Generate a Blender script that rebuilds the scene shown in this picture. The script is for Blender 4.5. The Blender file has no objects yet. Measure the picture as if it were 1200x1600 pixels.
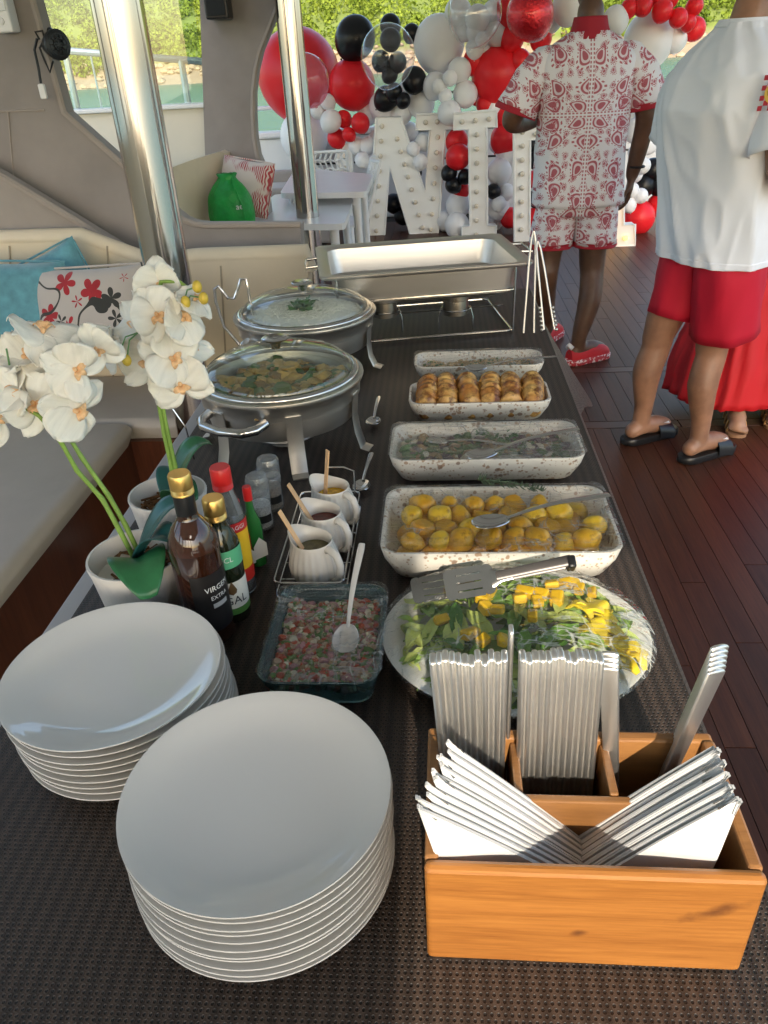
import bpy, bmesh, math, random
from mathutils import Vector, Matrix, noise
random.seed(7)
PI = math.pi; R_ = math.radians
S = bpy.context.scene
C = S.collection

# ------------------------------------------------------------------ camera
CAMP = Vector((0, 0, 1.53)); FPX = 1200.0
RM = Matrix(((0.99696749, -0.01081701, -0.07706366),
             (0.06073831, -0.51091635, 0.85748198),
             (-0.04864847, -0.85956238, -0.50870998)))      # world axes seen from the lens (x right, y down, z forward)
cam = bpy.data.cameras.new('camera'); camo = bpy.data.objects.new('camera', cam); C.objects.link(camo)
cam.sensor_fit = 'HORIZONTAL'; cam.sensor_width = 36; cam.lens = 36.0
cam.clip_start = 0.02; cam.clip_end = 3000
cx, cy_, cz = RM @ Vector((1, 0, 0)), RM @ Vector((0, -1, 0)), RM @ Vector((0, 0, -1))
camo.matrix_world = Matrix(((cx.x, cy_.x, cz.x, CAMP.x), (cx.y, cy_.y, cz.y, CAMP.y), (cx.z, cy_.z, cz.z, CAMP.z), (0, 0, 0, 1)))
S.camera = camo
S.render.resolution_x = 768; S.render.resolution_y = 1024

# ------------------------------------------------------------------ sky, sun, exposure
SUN_EL, SUN_AZ = R_(31), R_(176)       # azimuth measured clockwise from +Y: the sun stands behind the photographer, low
w = bpy.data.worlds.new('World'); S.world = w; w.use_nodes = True
wn = w.node_tree; bgn = wn.nodes['Background']
sky = wn.nodes.new('ShaderNodeTexSky'); sky.sky_type = 'NISHITA'; sky.sun_disc = False
sky.sun_elevation = SUN_EL; sky.sun_rotation = SUN_AZ; sky.air_density = 1.2; sky.dust_density = 2.0
wn.links.new(sky.outputs[0], bgn.inputs[0]); bgn.inputs[1].default_value = 0.15
sd = Vector((math.sin(SUN_AZ) * math.cos(SUN_EL), math.cos(SUN_AZ) * math.cos(SUN_EL), math.sin(SUN_EL)))
sl = bpy.data.lights.new('sun', 'SUN'); sl.energy = 2.0; sl.angle = R_(0.6); sl.color = (1, 0.9, 0.74)
so = bpy.data.objects.new('sun', sl); C.objects.link(so); so.location = sd * 50
so.rotation_euler = sd.to_track_quat('Z', 'Y').to_euler()
S.view_settings.view_transform = 'Standard'; S.view_settings.look = 'None'
S.view_settings.exposure = 1.62; S.view_settings.gamma = 1.0; S.view_settings.use_curve_mapping = False
S.render.engine = 'CYCLES'
S.cycles.max_bounces = 10; S.cycles.diffuse_bounces = 5; S.cycles.glossy_bounces = 5
S.cycles.transparent_max_bounces = 24; S.cycles.transmission_bounces = 8
S.cycles.sample_clamp_indirect = 6.0
S.cycles.caustics_reflective = False; S.cycles.caustics_refractive = False
S.cycles.use_denoising = True

# ------------------------------------------------------------------ helpers
def ray(px, py): return RM @ Vector((px - 600, py - 800, FPX))
def at(px, py, Y):                     # point of the world on the upright plane at distance Y
    r = ray(px, py); return CAMP + r * (Y / r.y)
def atz(px, py, z):                    # point on the level plane at height z
    r = ray(px, py); return CAMP + r * ((z - CAMP.z) / r.z)

def tagp(o, label=None, cat=None, group=None, kind=None):
    if label: o['label'] = label
    if cat: o['category'] = cat
    if group: o['group'] = group
    if kind: o['kind'] = kind
    return o
def thing(name, label, cat, loc=(0, 0, 0), rz=0, group=None):
    o = bpy.data.objects.new(name, None); C.objects.link(o); o.empty_display_size = 0.05
    o.location = loc; o.rotation_euler = (0, 0, rz)
    return tagp(o, label, cat, group)
def put(name, me, parent=None, loc=(0, 0, 0), rot=(0, 0, 0), sc=None):
    o = bpy.data.objects.new(name, me); C.objects.link(o)
    o.parent = parent; o.location = loc; o.rotation_euler = rot
    if sc is not None: o.scale = sc if hasattr(sc, '__len__') else (sc, sc, sc)
    return o
def copy_tree(o, parent=None):
    c = o.copy(); C.objects.link(c); c.parent = parent
    for ch in o.children: copy_tree(ch, c)
    return c

def rrect(w, d, r, n=4):
    pts = []
    r = min(r, w / 2 - 1e-5, d / 2 - 1e-5)
    for cxx, cyy, a0 in ((w / 2 - r, d / 2 - r, 0), (-w / 2 + r, d / 2 - r, PI / 2), (-w / 2 + r, -d / 2 + r, PI), (w / 2 - r, -d / 2 + r, 1.5 * PI)):
        for i in range(n + 1):
            a = a0 + PI / 2 * i / n
            pts.append((cxx + r * math.cos(a), cyy + r * math.sin(a)))
    return pts

class MB:
    def __init__(self): self.v = []; self.f = []; self.T = None; self.boxy = False
    def _add(self, vs):
        b = len(self.v)
        if self.T is not None: vs = [tuple(self.T @ Vector(p)) for p in vs]
        self.v += [tuple(p) for p in vs]; return b
    def loft(self, rings, cap0=True, cap1=True, closed=False):
        n = len(rings[0]); b = self._add([p for r in rings for p in r]); m = len(rings)
        for i in range(m - 1 + (1 if closed else 0)):
            a0 = b + i * n; a1 = b + ((i + 1) % m) * n
            for j in range(n):
                k = (j + 1) % n
                self.f.append((a0 + j, a0 + k, a1 + k, a1 + j))
        if cap0 and not closed: self.f.append(tuple(b + j for j in reversed(range(n))))
        if cap1 and not closed: self.f.append(tuple(b + (m - 1) * n + j for j in range(n)))
        return self
    def box(self, x0, x1, y0, y1, z0, z1, bv=0.0):
        if bv <= 0:
            b = self._add([(x0, y0, z0), (x1, y0, z0), (x1, y1, z0), (x0, y1, z0), (x0, y0, z1), (x1, y0, z1), (x1, y1, z1), (x0, y1, z1)])
            for q in ((3, 2, 1, 0), (4, 5, 6, 7), (0, 1, 5, 4), (1, 2, 6, 5), (2, 3, 7, 6), (3, 0, 4, 7)): self.f.append(tuple(b + i for i in q))
            return self
        self.boxy = True; X, Y = (x0 + x1) / 2, (y0 + y1) / 2; W, D = x1 - x0, y1 - y0
        return self.rings([(W - 2 * bv, D - 2 * bv, bv, z0), (W - .6 * bv, D - .6 * bv, bv, z0 + .3 * bv), (W, D, bv, z0 + bv), (W, D, bv, z1 - bv), (W - .6 * bv, D - .6 * bv, bv, z1 - .3 * bv), (W - 2 * bv, D - 2 * bv, bv, z1)], X, Y, n=3)
    def rings(self, L, X=0, Y=0, n=4, cap0=True, cap1=True):
        return self.loft([[(X + a, Y + b, z) for a, b in rrect(w_, d_, r_, n)] for w_, d_, r_, z in L], cap0, cap1)
    def lathe(self, prof, n=24, sx=1, sy=1, X=0, Y=0, cap0=True, cap1=True, rib=None):
        rr = []
        for p in prof:
            r, z = p[0], p[1]; ra = p[2] if len(p) > 2 else 1
            ring = []
            for j in range(n):
                a = 2 * PI * j / n
                q = r * (1 + (rib[0] * ra * math.cos(rib[1] * a) if rib else 0))
                ring.append((X + sx * q * math.cos(a), Y + sy * q * math.sin(a), z))
            rr.append(ring)
        return self.loft(rr, cap0, cap1)
    def tube(self, pts, rad, n=8, asp=1.0, up=None, closed=False, cap=True):
        P = [Vector(p) for p in pts]; m = len(P)
        if not hasattr(rad, '__len__'): rad = [rad] * m
        rr = []; prev = None
        for i in range(m):
            if closed: t = P[(i + 1) % m] - P[i - 1]
            else: t = P[min(i + 1, m - 1)] - P[max(i - 1, 0)]
            t.normalize()
            if up is not None: n1 = Vector(up).cross(t)
            elif prev is None: n1 = t.orthogonal()
            else: n1 = prev - t * prev.dot(t)
            if n1.length < 1e-6: n1 = t.orthogonal()
            n1.normalize(); prev = n1; n2 = t.cross(n1)
            rr.append([tuple(P[i] + n1 * (rad[i] * math.cos(2 * PI * j / n)) + n2 * (asp * rad[i] * math.sin(2 * PI * j / n))) for j in range(n)])
        return self.loft(rr, cap, cap, closed)
    def ball(self, c, r, nu=14, nv=9):
        if not hasattr(r, '__len__'): r = (r, r, r)
        prof = [(math.sin(PI * i / nv), -math.cos(PI * i / nv)) for i in range(nv + 1)]
        rr = [[(c[0] + r[0] * max(q, .002) * math.cos(2 * PI * j / nu), c[1] + r[1] * max(q, .002) * math.sin(2 * PI * j / nu), c[2] + r[2] * z) for j in range(nu)] for q, z in prof]
        return self.loft(rr)
    def prism(self, poly, vec):
        n = len(poly); v = Vector(vec)
        b = self._add([tuple(p) for p in poly] + [tuple(Vector(p) + v) for p in poly])
        self.f.append(tuple(b + i for i in range(n))); self.f.append(tuple(b + n + i for i in reversed(range(n))))
        for i in range(n):
            k = (i + 1) % n; self.f.append((b + k, b + i, b + n + i, b + n + k))
        return self
    def grid(self, fn, nu, nv, thick=0.0):
        P = [[Vector(fn(i / nu, j / nv)) for j in range(nv + 1)] for i in range(nu + 1)]
        b = self._add([p for r in P for p in r]); q = nv + 1
        for i in range(nu):
            for j in range(nv): self.f.append((b + i * q + j, b + (i + 1) * q + j, b + (i + 1) * q + j + 1, b + i * q + j + 1))
        if thick:
            N = []
            for i in range(nu + 1):
                for j in range(nv + 1):
                    a = P[min(i + 1, nu)][j] - P[max(i - 1, 0)][j]; c = P[i][min(j + 1, nv)] - P[i][max(j - 1, 0)]
                    nn = a.cross(c); nn = nn.normalized() if nn.length > 1e-12 else Vector((0, 0, 1))
                    N.append(P[i][j] - nn * thick)
            b2 = self._add(N)
            for i in range(nu):
                for j in range(nv): self.f.append((b2 + i * q + j, b2 + i * q + j + 1, b2 + (i + 1) * q + j + 1, b2 + (i + 1) * q + j))
            edge = [i * q for i in range(nu + 1)] + [nu * q + j for j in range(1, q)] + [i * q + nv for i in range(nu - 1, -1, -1)] + [j for j in range(nv - 1, 0, -1)]
            for k in range(len(edge)):
                a, c = edge[k], edge[(k + 1) % len(edge)]
                self.f.append((b + c, b + a, b2 + a, b2 + c))
        return self
    def mesh(self, name, m=None, smooth=40):
        me = bpy.data.meshes.new(name); me.from_pydata(self.v, [], self.f); me.validate(verbose=False)
        if smooth:
            me.shade_smooth()
            if smooth < 180: me.set_sharp_from_angle(angle=R_(min(smooth, 14 if self.boxy else 180)))
        if m is not None: me.materials.append(m)
        me.update(); return me
    def build(self, name, m=None, parent=None, smooth=40, loc=(0, 0, 0), rot=(0, 0, 0)):
        return put(name, self.mesh(name, m, smooth), parent, loc, rot)

def voxel(mb, size, m, name, sm=4, deform=None):
    """one continuous skin grown over overlapping volumes"""
    o = put('tmp', mb.mesh('tmp', None, 0))
    md = o.modifiers.new('r', 'REMESH'); md.mode = 'VOXEL'; md.voxel_size = size
    md = o.modifiers.new('s', 'SMOOTH'); md.iterations = sm; md.factor = 0.5
    dg = bpy.context.evaluated_depsgraph_get(); dg.update()
    me = bpy.data.meshes.new_from_object(o.evaluated_get(dg)); bpy.data.objects.remove(o)
    me.name = name; me.materials.clear(); me.materials.append(m)
    if deform:
        for v in me.vertices: v.co = deform(v.co)
    me.shade_smooth(); return me

# ------------------------------------------------------------------ materials
class NT:
    def __init__(self, m): self.t = m.node_tree; self.n = self.t.nodes; self.l = self.t.links
    def new(self, ty, **kw):
        x = self.n.new(ty)
        for k, v in kw.items():
            if k.startswith('i_'): x.inputs[k[2:].replace('_', ' ')].default_value = v
            else: setattr(x, k, v)
        return x
    def link(self, a, b): self.l.new(a, b)
    def math(self, op, a, b=None, c=None):
        x = self.n.new('ShaderNodeMath'); x.operation = op
        for i, q in enumerate((a, b, c)):
            if q is None: continue
            if isinstance(q, (int, float)): x.inputs[i].default_value = q
            else: self.l.new(q, x.inputs[i])
        return x.outputs[0]
    def mix(self, f, a, b):
        x = self.n.new('ShaderNodeMix'); x.data_type = 'RGBA'
        for s, q in ((x.inputs[0], f), (x.inputs[6], a), (x.inputs[7], b)):
            if isinstance(q, (int, float)): s.default_value = q
            elif isinstance(q, tuple): s.default_value = (*q[:3], 1)
            else: self.l.new(q, s)
        return x.outputs[2]
    def ramp(self, f, stops):
        x = self.n.new('ShaderNodeValToRGB'); e = x.color_ramp.elements
        while len(e) < len(stops): e.new(0.5)
        for k, (p, c) in enumerate(stops):
            e[k].position = p; e[k].color = (*c[:3], 1) if isinstance(c, tuple) else (c, c, c, 1)
        self.l.new(f, x.inputs[0]); return x.outputs[0]
    def coords(self, kind='Object', scale=(1, 1, 1), rot=(0, 0, 0), loc=(0, 0, 0)):
        tc = self.n.new('ShaderNodeTexCoord'); mp = self.n.new('ShaderNodeMapping')
        mp.inputs['Scale'].default_value = scale; mp.inputs['Rotation'].default_value = rot; mp.inputs['Location'].default_value = loc
        self.l.new(tc.outputs[kind], mp.inputs[0]); return mp.outputs[0]
    def noise(self, vec, s=5, d=3, r=.55, out=0, dist=0):
        x = self.n.new('ShaderNodeTexNoise'); x.inputs['Scale'].default_value = s; x.inputs['Detail'].default_value = d
        x.inputs['Roughness'].default_value = r; x.inputs['Distortion'].default_value = dist
        if vec is not None: self.l.new(vec, x.inputs['Vector'])
        return x.outputs[out]
    def bump(self, h, st=.3, dist=.01, nrm=None):
        x = self.n.new('ShaderNodeBump'); x.inputs['Strength'].default_value = st; x.inputs['Distance'].default_value = dist
        self.l.new(h, x.inputs['Height'])
        if nrm is not None: self.l.new(nrm, x.inputs['Normal'])
        return x.outputs[0]

MATS = {}
def mat(name, col, rough=.5, metal=0, var=0.0, vs=6.0, bump=0.0, bs=40.0, bd=.004, spec=.5, coat=0, sub=0, subr=(.01, .005, .003), stretch=(1, 1, 1), sheen=0, trans=0, ior=1.45, rand=0.0, aniso=0, rvar=0.0):
    if name in MATS: return MATS[name]
    m = bpy.data.materials.new(name); m.use_nodes = True; t = NT(m); b = t.n['Principled BSDF']
    b.inputs['Base Color'].default_value = (*col, 1); b.inputs['Roughness'].default_value = rough; b.inputs['Metallic'].default_value = metal
    b.inputs['Specular IOR Level'].default_value = spec; b.inputs['Coat Weight'].default_value = coat; b.inputs['IOR'].default_value = ior
    b.inputs['Transmission Weight'].default_value = trans
    if sub: b.inputs['Subsurface Weight'].default_value = sub; b.inputs['Subsurface Radius'].default_value = subr; b.inputs['Subsurface Scale'].default_value = 1.0
    if sheen: b.inputs['Sheen Weight'].default_value = sheen
    c = None
    vec = t.coords('Object', stretch)
    if var:
        nz = t.noise(vec, vs, 4)
        c = t.mix(t.ramp(nz, [(.3, 0.0), (.7, 1.0)]), tuple(x * (1 - var) for x in col), tuple(min(1, x * (1 + var)) for x in col))
    if rand:
        oi = t.new('ShaderNodeObjectInfo'); hs = t.new('ShaderNodeHueSaturation')
        t.link(t.math('ADD', t.math('MULTIPLY', oi.outputs['Random'], 2 * rand), 1 - rand), hs.inputs['Value'])
        if c is None: hs.inputs['Color'].default_value = (*col, 1)
        else: t.link(c, hs.inputs['Color'])
        c = hs.outputs[0]
    if c is not None: t.link(c, b.inputs['Base Color'])
    if rvar:
        nz = t.noise(vec, vs * 1.7, 4)
        t.link(t.math('ADD', t.math('MULTIPLY', nz, 2 * rvar), rough - rvar), b.inputs['Roughness'])
    if bump: t.link(t.bump(t.noise(vec, bs, 4), bump, bd), b.inputs['Normal'])
    MATS[name] = m; return m

def shell(name, tint=(1, 1, 1), haze=0.03, hazecol=(.8, .8, .8), rough=.02, wr=0.0, ws=12, stretch=(1, 1, 1), hs=20, refl=1.0, ior=1.45, wd=.01, patch=None, streak=0.0, ss=9, sst=(1, 6, 1)):
    """clear thin sheet: see-through, mirror-like at a slant, a little milky"""
    m = bpy.data.materials.new(name); m.use_nodes = True; t = NT(m); out = t.n['Material Output']; t.n.remove(t.n['Principled BSDF'])
    tr = t.new('ShaderNodeBsdfTransparent'); tr.inputs[0].default_value = (*tint, 1)
    gl = t.new('ShaderNodeBsdfGlossy'); gl.inputs['Roughness'].default_value = rough
    df = t.new('ShaderNodeBsdfDiffuse'); df.inputs[0].default_value = (*hazecol, 1)
    tl = t.new('ShaderNodeBsdfTranslucent'); tl.inputs[0].default_value = (*hazecol, 1)
    dm = t.new('ShaderNodeMixShader'); dm.inputs[0].default_value = .5; t.link(df.outputs[0], dm.inputs[1]); t.link(tl.outputs[0], dm.inputs[2])
    geo = t.new('ShaderNodeNewGeometry'); dt = t.new('ShaderNodeVectorMath', operation='DOT_PRODUCT'); t.link(geo.outputs['Incoming'], dt.inputs[1])
    vec = t.coords('Object', stretch)
    if wr:
        nb = t.bump(t.noise(vec, ws, 3, .6, dist=.6), wr, wd)
        t.link(nb, gl.inputs['Normal']); t.link(nb, dt.inputs[0])
    else: t.link(geo.outputs['Normal'], dt.inputs[0])
    f0 = ((ior - 1) / (ior + 1)) ** 2 * 2      # both faces of the sheet
    frs = t.math('ADD', f0, t.math('MULTIPLY', t.math('POWER', t.math('SUBTRACT', 1.0, t.math('MINIMUM', 1.0, t.math('ABSOLUTE', dt.outputs['Value']))), 5.0), 1 - f0))
    m1 = t.new('ShaderNodeMixShader'); 
    hz = t.noise(vec, hs, 3)
    if patch: hz = t.ramp(hz, [(patch[0], 0.0), (patch[1], 1.0)]); t.link(t.math('MULTIPLY', hz, haze), m1.inputs[0])
    else:
        hv = t.math('MULTIPLY', hz, haze * 2)
        if streak:                      # glints on film creases painted as pale lines, two directions, in patches
            for st_, off in ((sst, 0), ((sst[1] * .5, sst[0], 1), 3.7)):
                sv = t.coords('Object', st_, (0, 0, .35 + off), (off, 0, 0)); sn = t.noise(sv, ss, 2, .5, dist=.4); pt = t.ramp(t.noise(vec, 6 + off, 2), [(.45, 0.0), (.62, 1.0)])
                ln = t.ramp(t.math('ABSOLUTE', t.math('SUBTRACT', sn, .5)), [(.0, 1.0), (.035, 0.0)]); hv = t.math('ADD', hv, t.math('MULTIPLY', t.math('MULTIPLY', ln, pt), streak))
        t.link(t.math('MINIMUM', hv, .9), m1.inputs[0])
    t.link(tr.outputs[0], m1.inputs[1]); t.link(dm.outputs[0], m1.inputs[2])
    m2 = t.new('ShaderNodeMixShader'); t.link(t.math('MULTIPLY', frs, refl), m2.inputs[0]); t.link(m1.outputs[0], m2.inputs[1]); t.link(gl.outputs[0], m2.inputs[2])
    t.link(m2.outputs[0], out.inputs[0]); MATS[name] = m; return m

def wood(name, c1, c2, rough=.35, scale=(3, 30, 30), knots=None, coat=.2):
    m = bpy.data.materials.new(name); m.use_nodes = True; t = NT(m); b = t.n['Principled BSDF']
    vec = t.coords('Object', scale)
    oi = t.new('ShaderNodeObjectInfo'); ad = t.new('ShaderNodeVectorMath', operation='ADD'); t.link(vec, ad.inputs[0])
    cmb = t.new('ShaderNodeCombineXYZ'); t.link(t.math('MULTIPLY', oi.outputs['Random'], 37.0), cmb.inputs[0]); t.link(t.math('MULTIPLY', oi.outputs['Random'], 91.0), cmb.inputs[2]); t.link(cmb.outputs[0], ad.inputs[1])
    n1 = t.noise(ad.outputs[0], 1.0, 5, .65, dist=.8); n2 = t.noise(ad.outputs[0], 7.0, 3, .6)
    f = t.ramp(t.math('ADD', t.math('MULTIPLY', n1, .6), t.math('MULTIPLY', n2, .4)), [(.3, 0.0), (.68, 1.0)])
    c = t.mix(f, c1, c2)
    if knots:
        tc = t.new('ShaderNodeTexCoord'); sp = t.new('ShaderNodeSeparateXYZ'); t.link(tc.outputs['Object'], sp.inputs[0])
        nz = t.noise(tc.outputs['Object'], 55, 3)
        for kx, kz, rx, rz, sl_ in knots:
            dx = t.math('SUBTRACT', sp.outputs[0], kx); dz = t.math('SUBTRACT', t.math('SUBTRACT', sp.outputs[2], kz), t.math('MULTIPLY', dx, sl_))
            d = t.math('SQRT', t.math('ADD', t.math('POWER', t.math('DIVIDE', dx, rx), 2), t.math('POWER', t.math('DIVIDE', dz, rz), 2)))
            d = t.math('ADD', d, t.math('MULTIPLY', t.math('SUBTRACT', nz, .5), 1.6))
            c = t.mix(t.ramp(d, [(.0, .9), (.35, .65), (1.0, 0.0)]), c, (.10, .03, .008))
    hs = t.new('ShaderNodeHueSaturation'); t.link(c, hs.inputs['Color']); t.link(t.math('ADD', t.math('MULTIPLY', oi.outputs['Random'], .5), .75), hs.inputs['Value'])
    t.link(hs.outputs[0], b.inputs['Base Color']); b.inputs['Roughness'].default_value = rough; b.inputs['Coat Weight'].default_value = coat; b.inputs['Coat Roughness'].default_value = .25
    t.link(t.bump(f, .12, .002), b.inputs['Normal']); MATS[name] = m; return m

def steel(name, col=(.62, .6, .58), rough=.22, stretch=(1, 1, 60), br=.12):
    m = bpy.data.materials.new(name); m.use_nodes = True; t = NT(m); b = t.n['Principled BSDF']
    b.inputs['Base Color'].default_value = (*col, 1); b.inputs['Metallic'].default_value = 1
    vec = t.coords('Object', stretch); n = t.noise(vec, 8, 3)
    t.link(t.math('ADD', t.math('MULTIPLY', n, br), rough - br / 2), b.inputs['Roughness'])
    t.link(t.bump(n, .03, .001), b.inputs['Normal']); MATS[name] = m; return m

# ================================================================== SETTING
M = {}
M['suede'] = mat('suede', (.295, .262, .245), .85, var=.13, vs=3.5, bump=.25, bs=160, bd=.002, sheen=.25)
M['suede_trim'] = mat('suede_trim', (.36, .31, .275), .7, var=.06, vs=6, bump=.15, bs=120)
M['cream'] = mat('cream_vinyl', (.74, .625, .46), .45, var=.05, vs=5, bump=.12, bs=90, bd=.003)
M['cream_panel'] = mat('cream_panel', (.72, .66, .55), .5, var=.03, vs=3, bump=.05, bs=60)
M['white_gel'] = mat('white_gelcoat', (.74, .75, .76), .3, var=.04, vs=2)
def hardtop_mat():
    m = bpy.data.materials.new('glowing_hardtop'); m.use_nodes = True; t = NT(m); out = t.n['Material Output']; p = t.n['Principled BSDF']; p.inputs['Base Color'].default_value = (.84, .82, .78, 1); p.inputs['Roughness'].default_value = .4
    tl = t.new('ShaderNodeBsdfTranslucent'); tl.inputs[0].default_value = (.95, .92, .86, 1); mx = t.new('ShaderNodeMixShader'); mx.inputs[0].default_value = .06  # translucency added so the hardtop gives soft fill from above
    t.link(p.outputs[0], mx.inputs[1]); t.link(tl.outputs[0], mx.inputs[2]); t.link(mx.outputs[0], out.inputs[0]); return m
M['ceiling'] = hardtop_mat()
M['steel_pole'] = steel('polished_pole_steel', (.52, .49, .46), .13, (1, 1, .2), .06)
M['steel'] = steel('brushed_steel', (.64, .60, .55), .38, (1, 1, 30), .14)
M['chrome'] = steel('bright_steel', (.60, .58, .56), .17, (6, 6, 6), .08)
M['tong'] = steel('tong_steel', (.36, .34, .32), .3, (3, 3, 3), .1)
M['wire'] = steel('chromed_wire', (.62, .60, .58), .2, (3, 3, 3), .1)
M['dark_wood'] = wood('dark_varnished_wood', (.055, .016, .008), (.13, .040, .018), .3, (14, 14, 1.2))
M['plank'] = wood('varnished_deck_wood', (.036, .011, .006), (.095, .031, .014), .46, (22, 1.2, 22), coat=.03)
M['white_plastic'] = mat('white_plastic', (.8, .8, .81), .3, var=.02)
M['black_plastic'] = mat('black_plastic', (.012, .012, .013), .35)
M['rubber'] = mat('deck_caulk', (.012, .010, .010), .7)
M['glass'] = shell('window_glass', (.90, .96, .92), .02, rough=.01, hs=2, ior=1.35)

def struct(name, mb, m, smooth=40):
    return tagp(mb.build(name, m, None, smooth), kind='structure')

# sea and the wooded shore
def sea_mat():
    m = bpy.data.materials.new('sea_water'); m.use_nodes = True; t = NT(m); b = t.n['Principled BSDF']
    v = t.coords('Object', (.35, .9, 1)); n = t.noise(v, .8, 6, .6)
    t.link(t.mix(t.noise(v, .05, 3), (.035, .115, .085), (.07, .17, .125)), b.inputs['Base Color'])
    b.inputs['Roughness'].default_value = .22; b.inputs['IOR'].default_value = 1.33
    t.link(t.bump(n, .7, .5), b.inputs['Normal']); return m
SEA = -1.6
struct('sea', MB().grid(lambda u, v: (-900 + 1800 * u, -600 + 2400 * v, SEA), 40, 40), sea_mat())
def hill_h(x, y):
    d = y - (205 + 10 * noise.noise((x * .02, 3.1, 0)) + 6 * noise.noise((x * .07, 9, 0)) - .12 * abs(x + 60) * 0)
    return SEA - 1.5 + max(0, d + 3) * .52 * (1 + .25 * noise.noise((x * .012, y * .01, 2))) + (2.5 * noise.noise((x * .05, y * .05, 5)) if d > 8 else .6 * noise.noise((x * .3, y * .3, 1)))
def ground_mat():
    m = bpy.data.materials.new('hill_ground'); m.use_nodes = True; t = NT(m); b = t.n['Principled BSDF']
    v = t.coords('Object'); sp = t.new('ShaderNodeSeparateXYZ'); t.link(v, sp.inputs[0])
    g = t.mix(t.noise(v, .3, 5), (.10, .14, .025), (.20, .24, .05))
    s = t.mix(t.noise(v, .7, 5), (.22, .15, .09), (.34, .26, .17))
    t.link(t.mix(t.ramp(t.math('MULTIPLY', t.math('ADD', sp.outputs[2], 2.0), .1), [(.38, 0.0), (.62, 1.0)]), s, g), b.inputs['Base Color'])
    b.inputs['Roughness'].default_value = .9; return m
struct('hill', MB().grid(lambda u, v: (-330 + 600 * u, 196 + 150 * v * v + 30 * v, hill_h(-330 + 600 * u, 196 + 150 * v * v + 30 * v)), 120, 60), ground_mat(), 180)
def leaf_mat(name, c1, c2):
    m = bpy.data.materials.new(name); m.use_nodes = True; t = NT(m); out = t.n['Material Output']; t.n.remove(t.n['Principled BSDF'])
    v = t.coords('Object'); n = t.noise(v, .22, 3); n2 = t.noise(v, 2.5, 2)
    c = t.mix(t.ramp(t.math('ADD', t.math('MULTIPLY', n, .7), t.math('MULTIPLY', n2, .3)), [(.35, 0.0), (.65, 1.0)]), c1, c2)
    d = t.new('ShaderNodeBsdfDiffuse'); tl = t.new('ShaderNodeBsdfTranslucent'); mx = t.new('ShaderNodeMixShader'); mx.inputs[0].default_value = .3
    t.link(c, d.inputs[0]); t.link(c, tl.inputs[0]); t.link(d.outputs[0], mx.inputs[1]); t.link(tl.outputs[0], mx.inputs[2]); t.link(mx.outputs[0], out.inputs[0]); return m
def leaf_cloud(name, n, label):
    vs, fs = [], []
    rnd = random.Random(11)
    for k in range(n):
        u = rnd.random(); x = -190 + 330 * u; y = 214 + 62 * rnd.random() ** 1.3
        h = hill_h(x, y)
        if h < SEA + 3.6 - 2.5 * noise.noise((x * .05, 1, 7)): continue
        r = rnd.uniform(1.1, 2.5); hh = r * rnd.uniform(.8, 1.5)
        for q in range(46):
            a = rnd.uniform(0, 2 * PI); zz = rnd.uniform(-.5, 1); rr = math.sqrt(max(0, 1 - zz * zz)) * rnd.uniform(.7, 1.05)
            nrm = Vector((rr * math.cos(a), rr * math.sin(a), zz))
            c = Vector((x, y, h + hh * .45)) + Vector((nrm.x * r, nrm.y * r, nrm.z * hh))
            nn = (nrm + Vector((rnd.uniform(-.7, .7), rnd.uniform(-.7, .7), rnd.uniform(-.7, .7)))).normalized()
            e1 = nn.orthogonal().normalized(); e1 = (Matrix.Rotation(rnd.uniform(0, PI), 3, nn) @ e1); e2 = nn.cross(e1); s = rnd.uniform(.22, .55)
            b = len(vs)
            vs += [tuple(c - e1 * s), tuple(c + e2 * s * .8), tuple(c + e1 * s * 1.1), tuple(c - e2 * s * .7)]; fs.append((b, b + 1, b + 2, b + 3))
    mb = MB(); mb.v = vs; mb.f = fs
    return tagp(mb.build(name, leaf_mat('hill_leaves', (.10, .15, .018), (.30, .36, .055)), None, 0), label, 'trees', kind='stuff')
leaf_cloud('hillside_wood', 2600, 'bright green wood covering the hillside across the water')
rk = MB(); rnd = random.Random(5)
for k in range(420):
    x = rnd.uniform(-180, 60); y = 203 + rnd.uniform(0, 12) + 10 * noise.noise((x * .02, 3.1, 0)) + 6 * noise.noise((x * .07, 9, 0)); z = hill_h(x, y)
    if z < SEA - .9: continue
    r = rnd.uniform(.4, 1.3); s = rnd.random() * 50
    prof = [(0.02, -1), (.7, -.7), (1, -.1), (.8, .5), (.35, .85), (.02, .95)]
    rk.loft([[(x + r * 1.3 * q * math.cos(a) * (1 + .45 * noise.noise((math.cos(a) * 2 + s, math.sin(a) * 2, zz))), y + r * q * math.sin(a), z + .3 + r * .7 * zz * (1 + .4 * noise.noise((s, a, zz)))) for a in [2 * PI * j / 7 for j in range(7)]] for q, zz in prof])
tagp(rk.build('shore_rocks', mat('shore_rock', (.34, .25, .16), .9, var=.35, vs=.5, bump=.6, bs=2, bd=.3), None, 30), 'pale tan rocks lying along the far waterline', 'rocks', kind='stuff')

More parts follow.
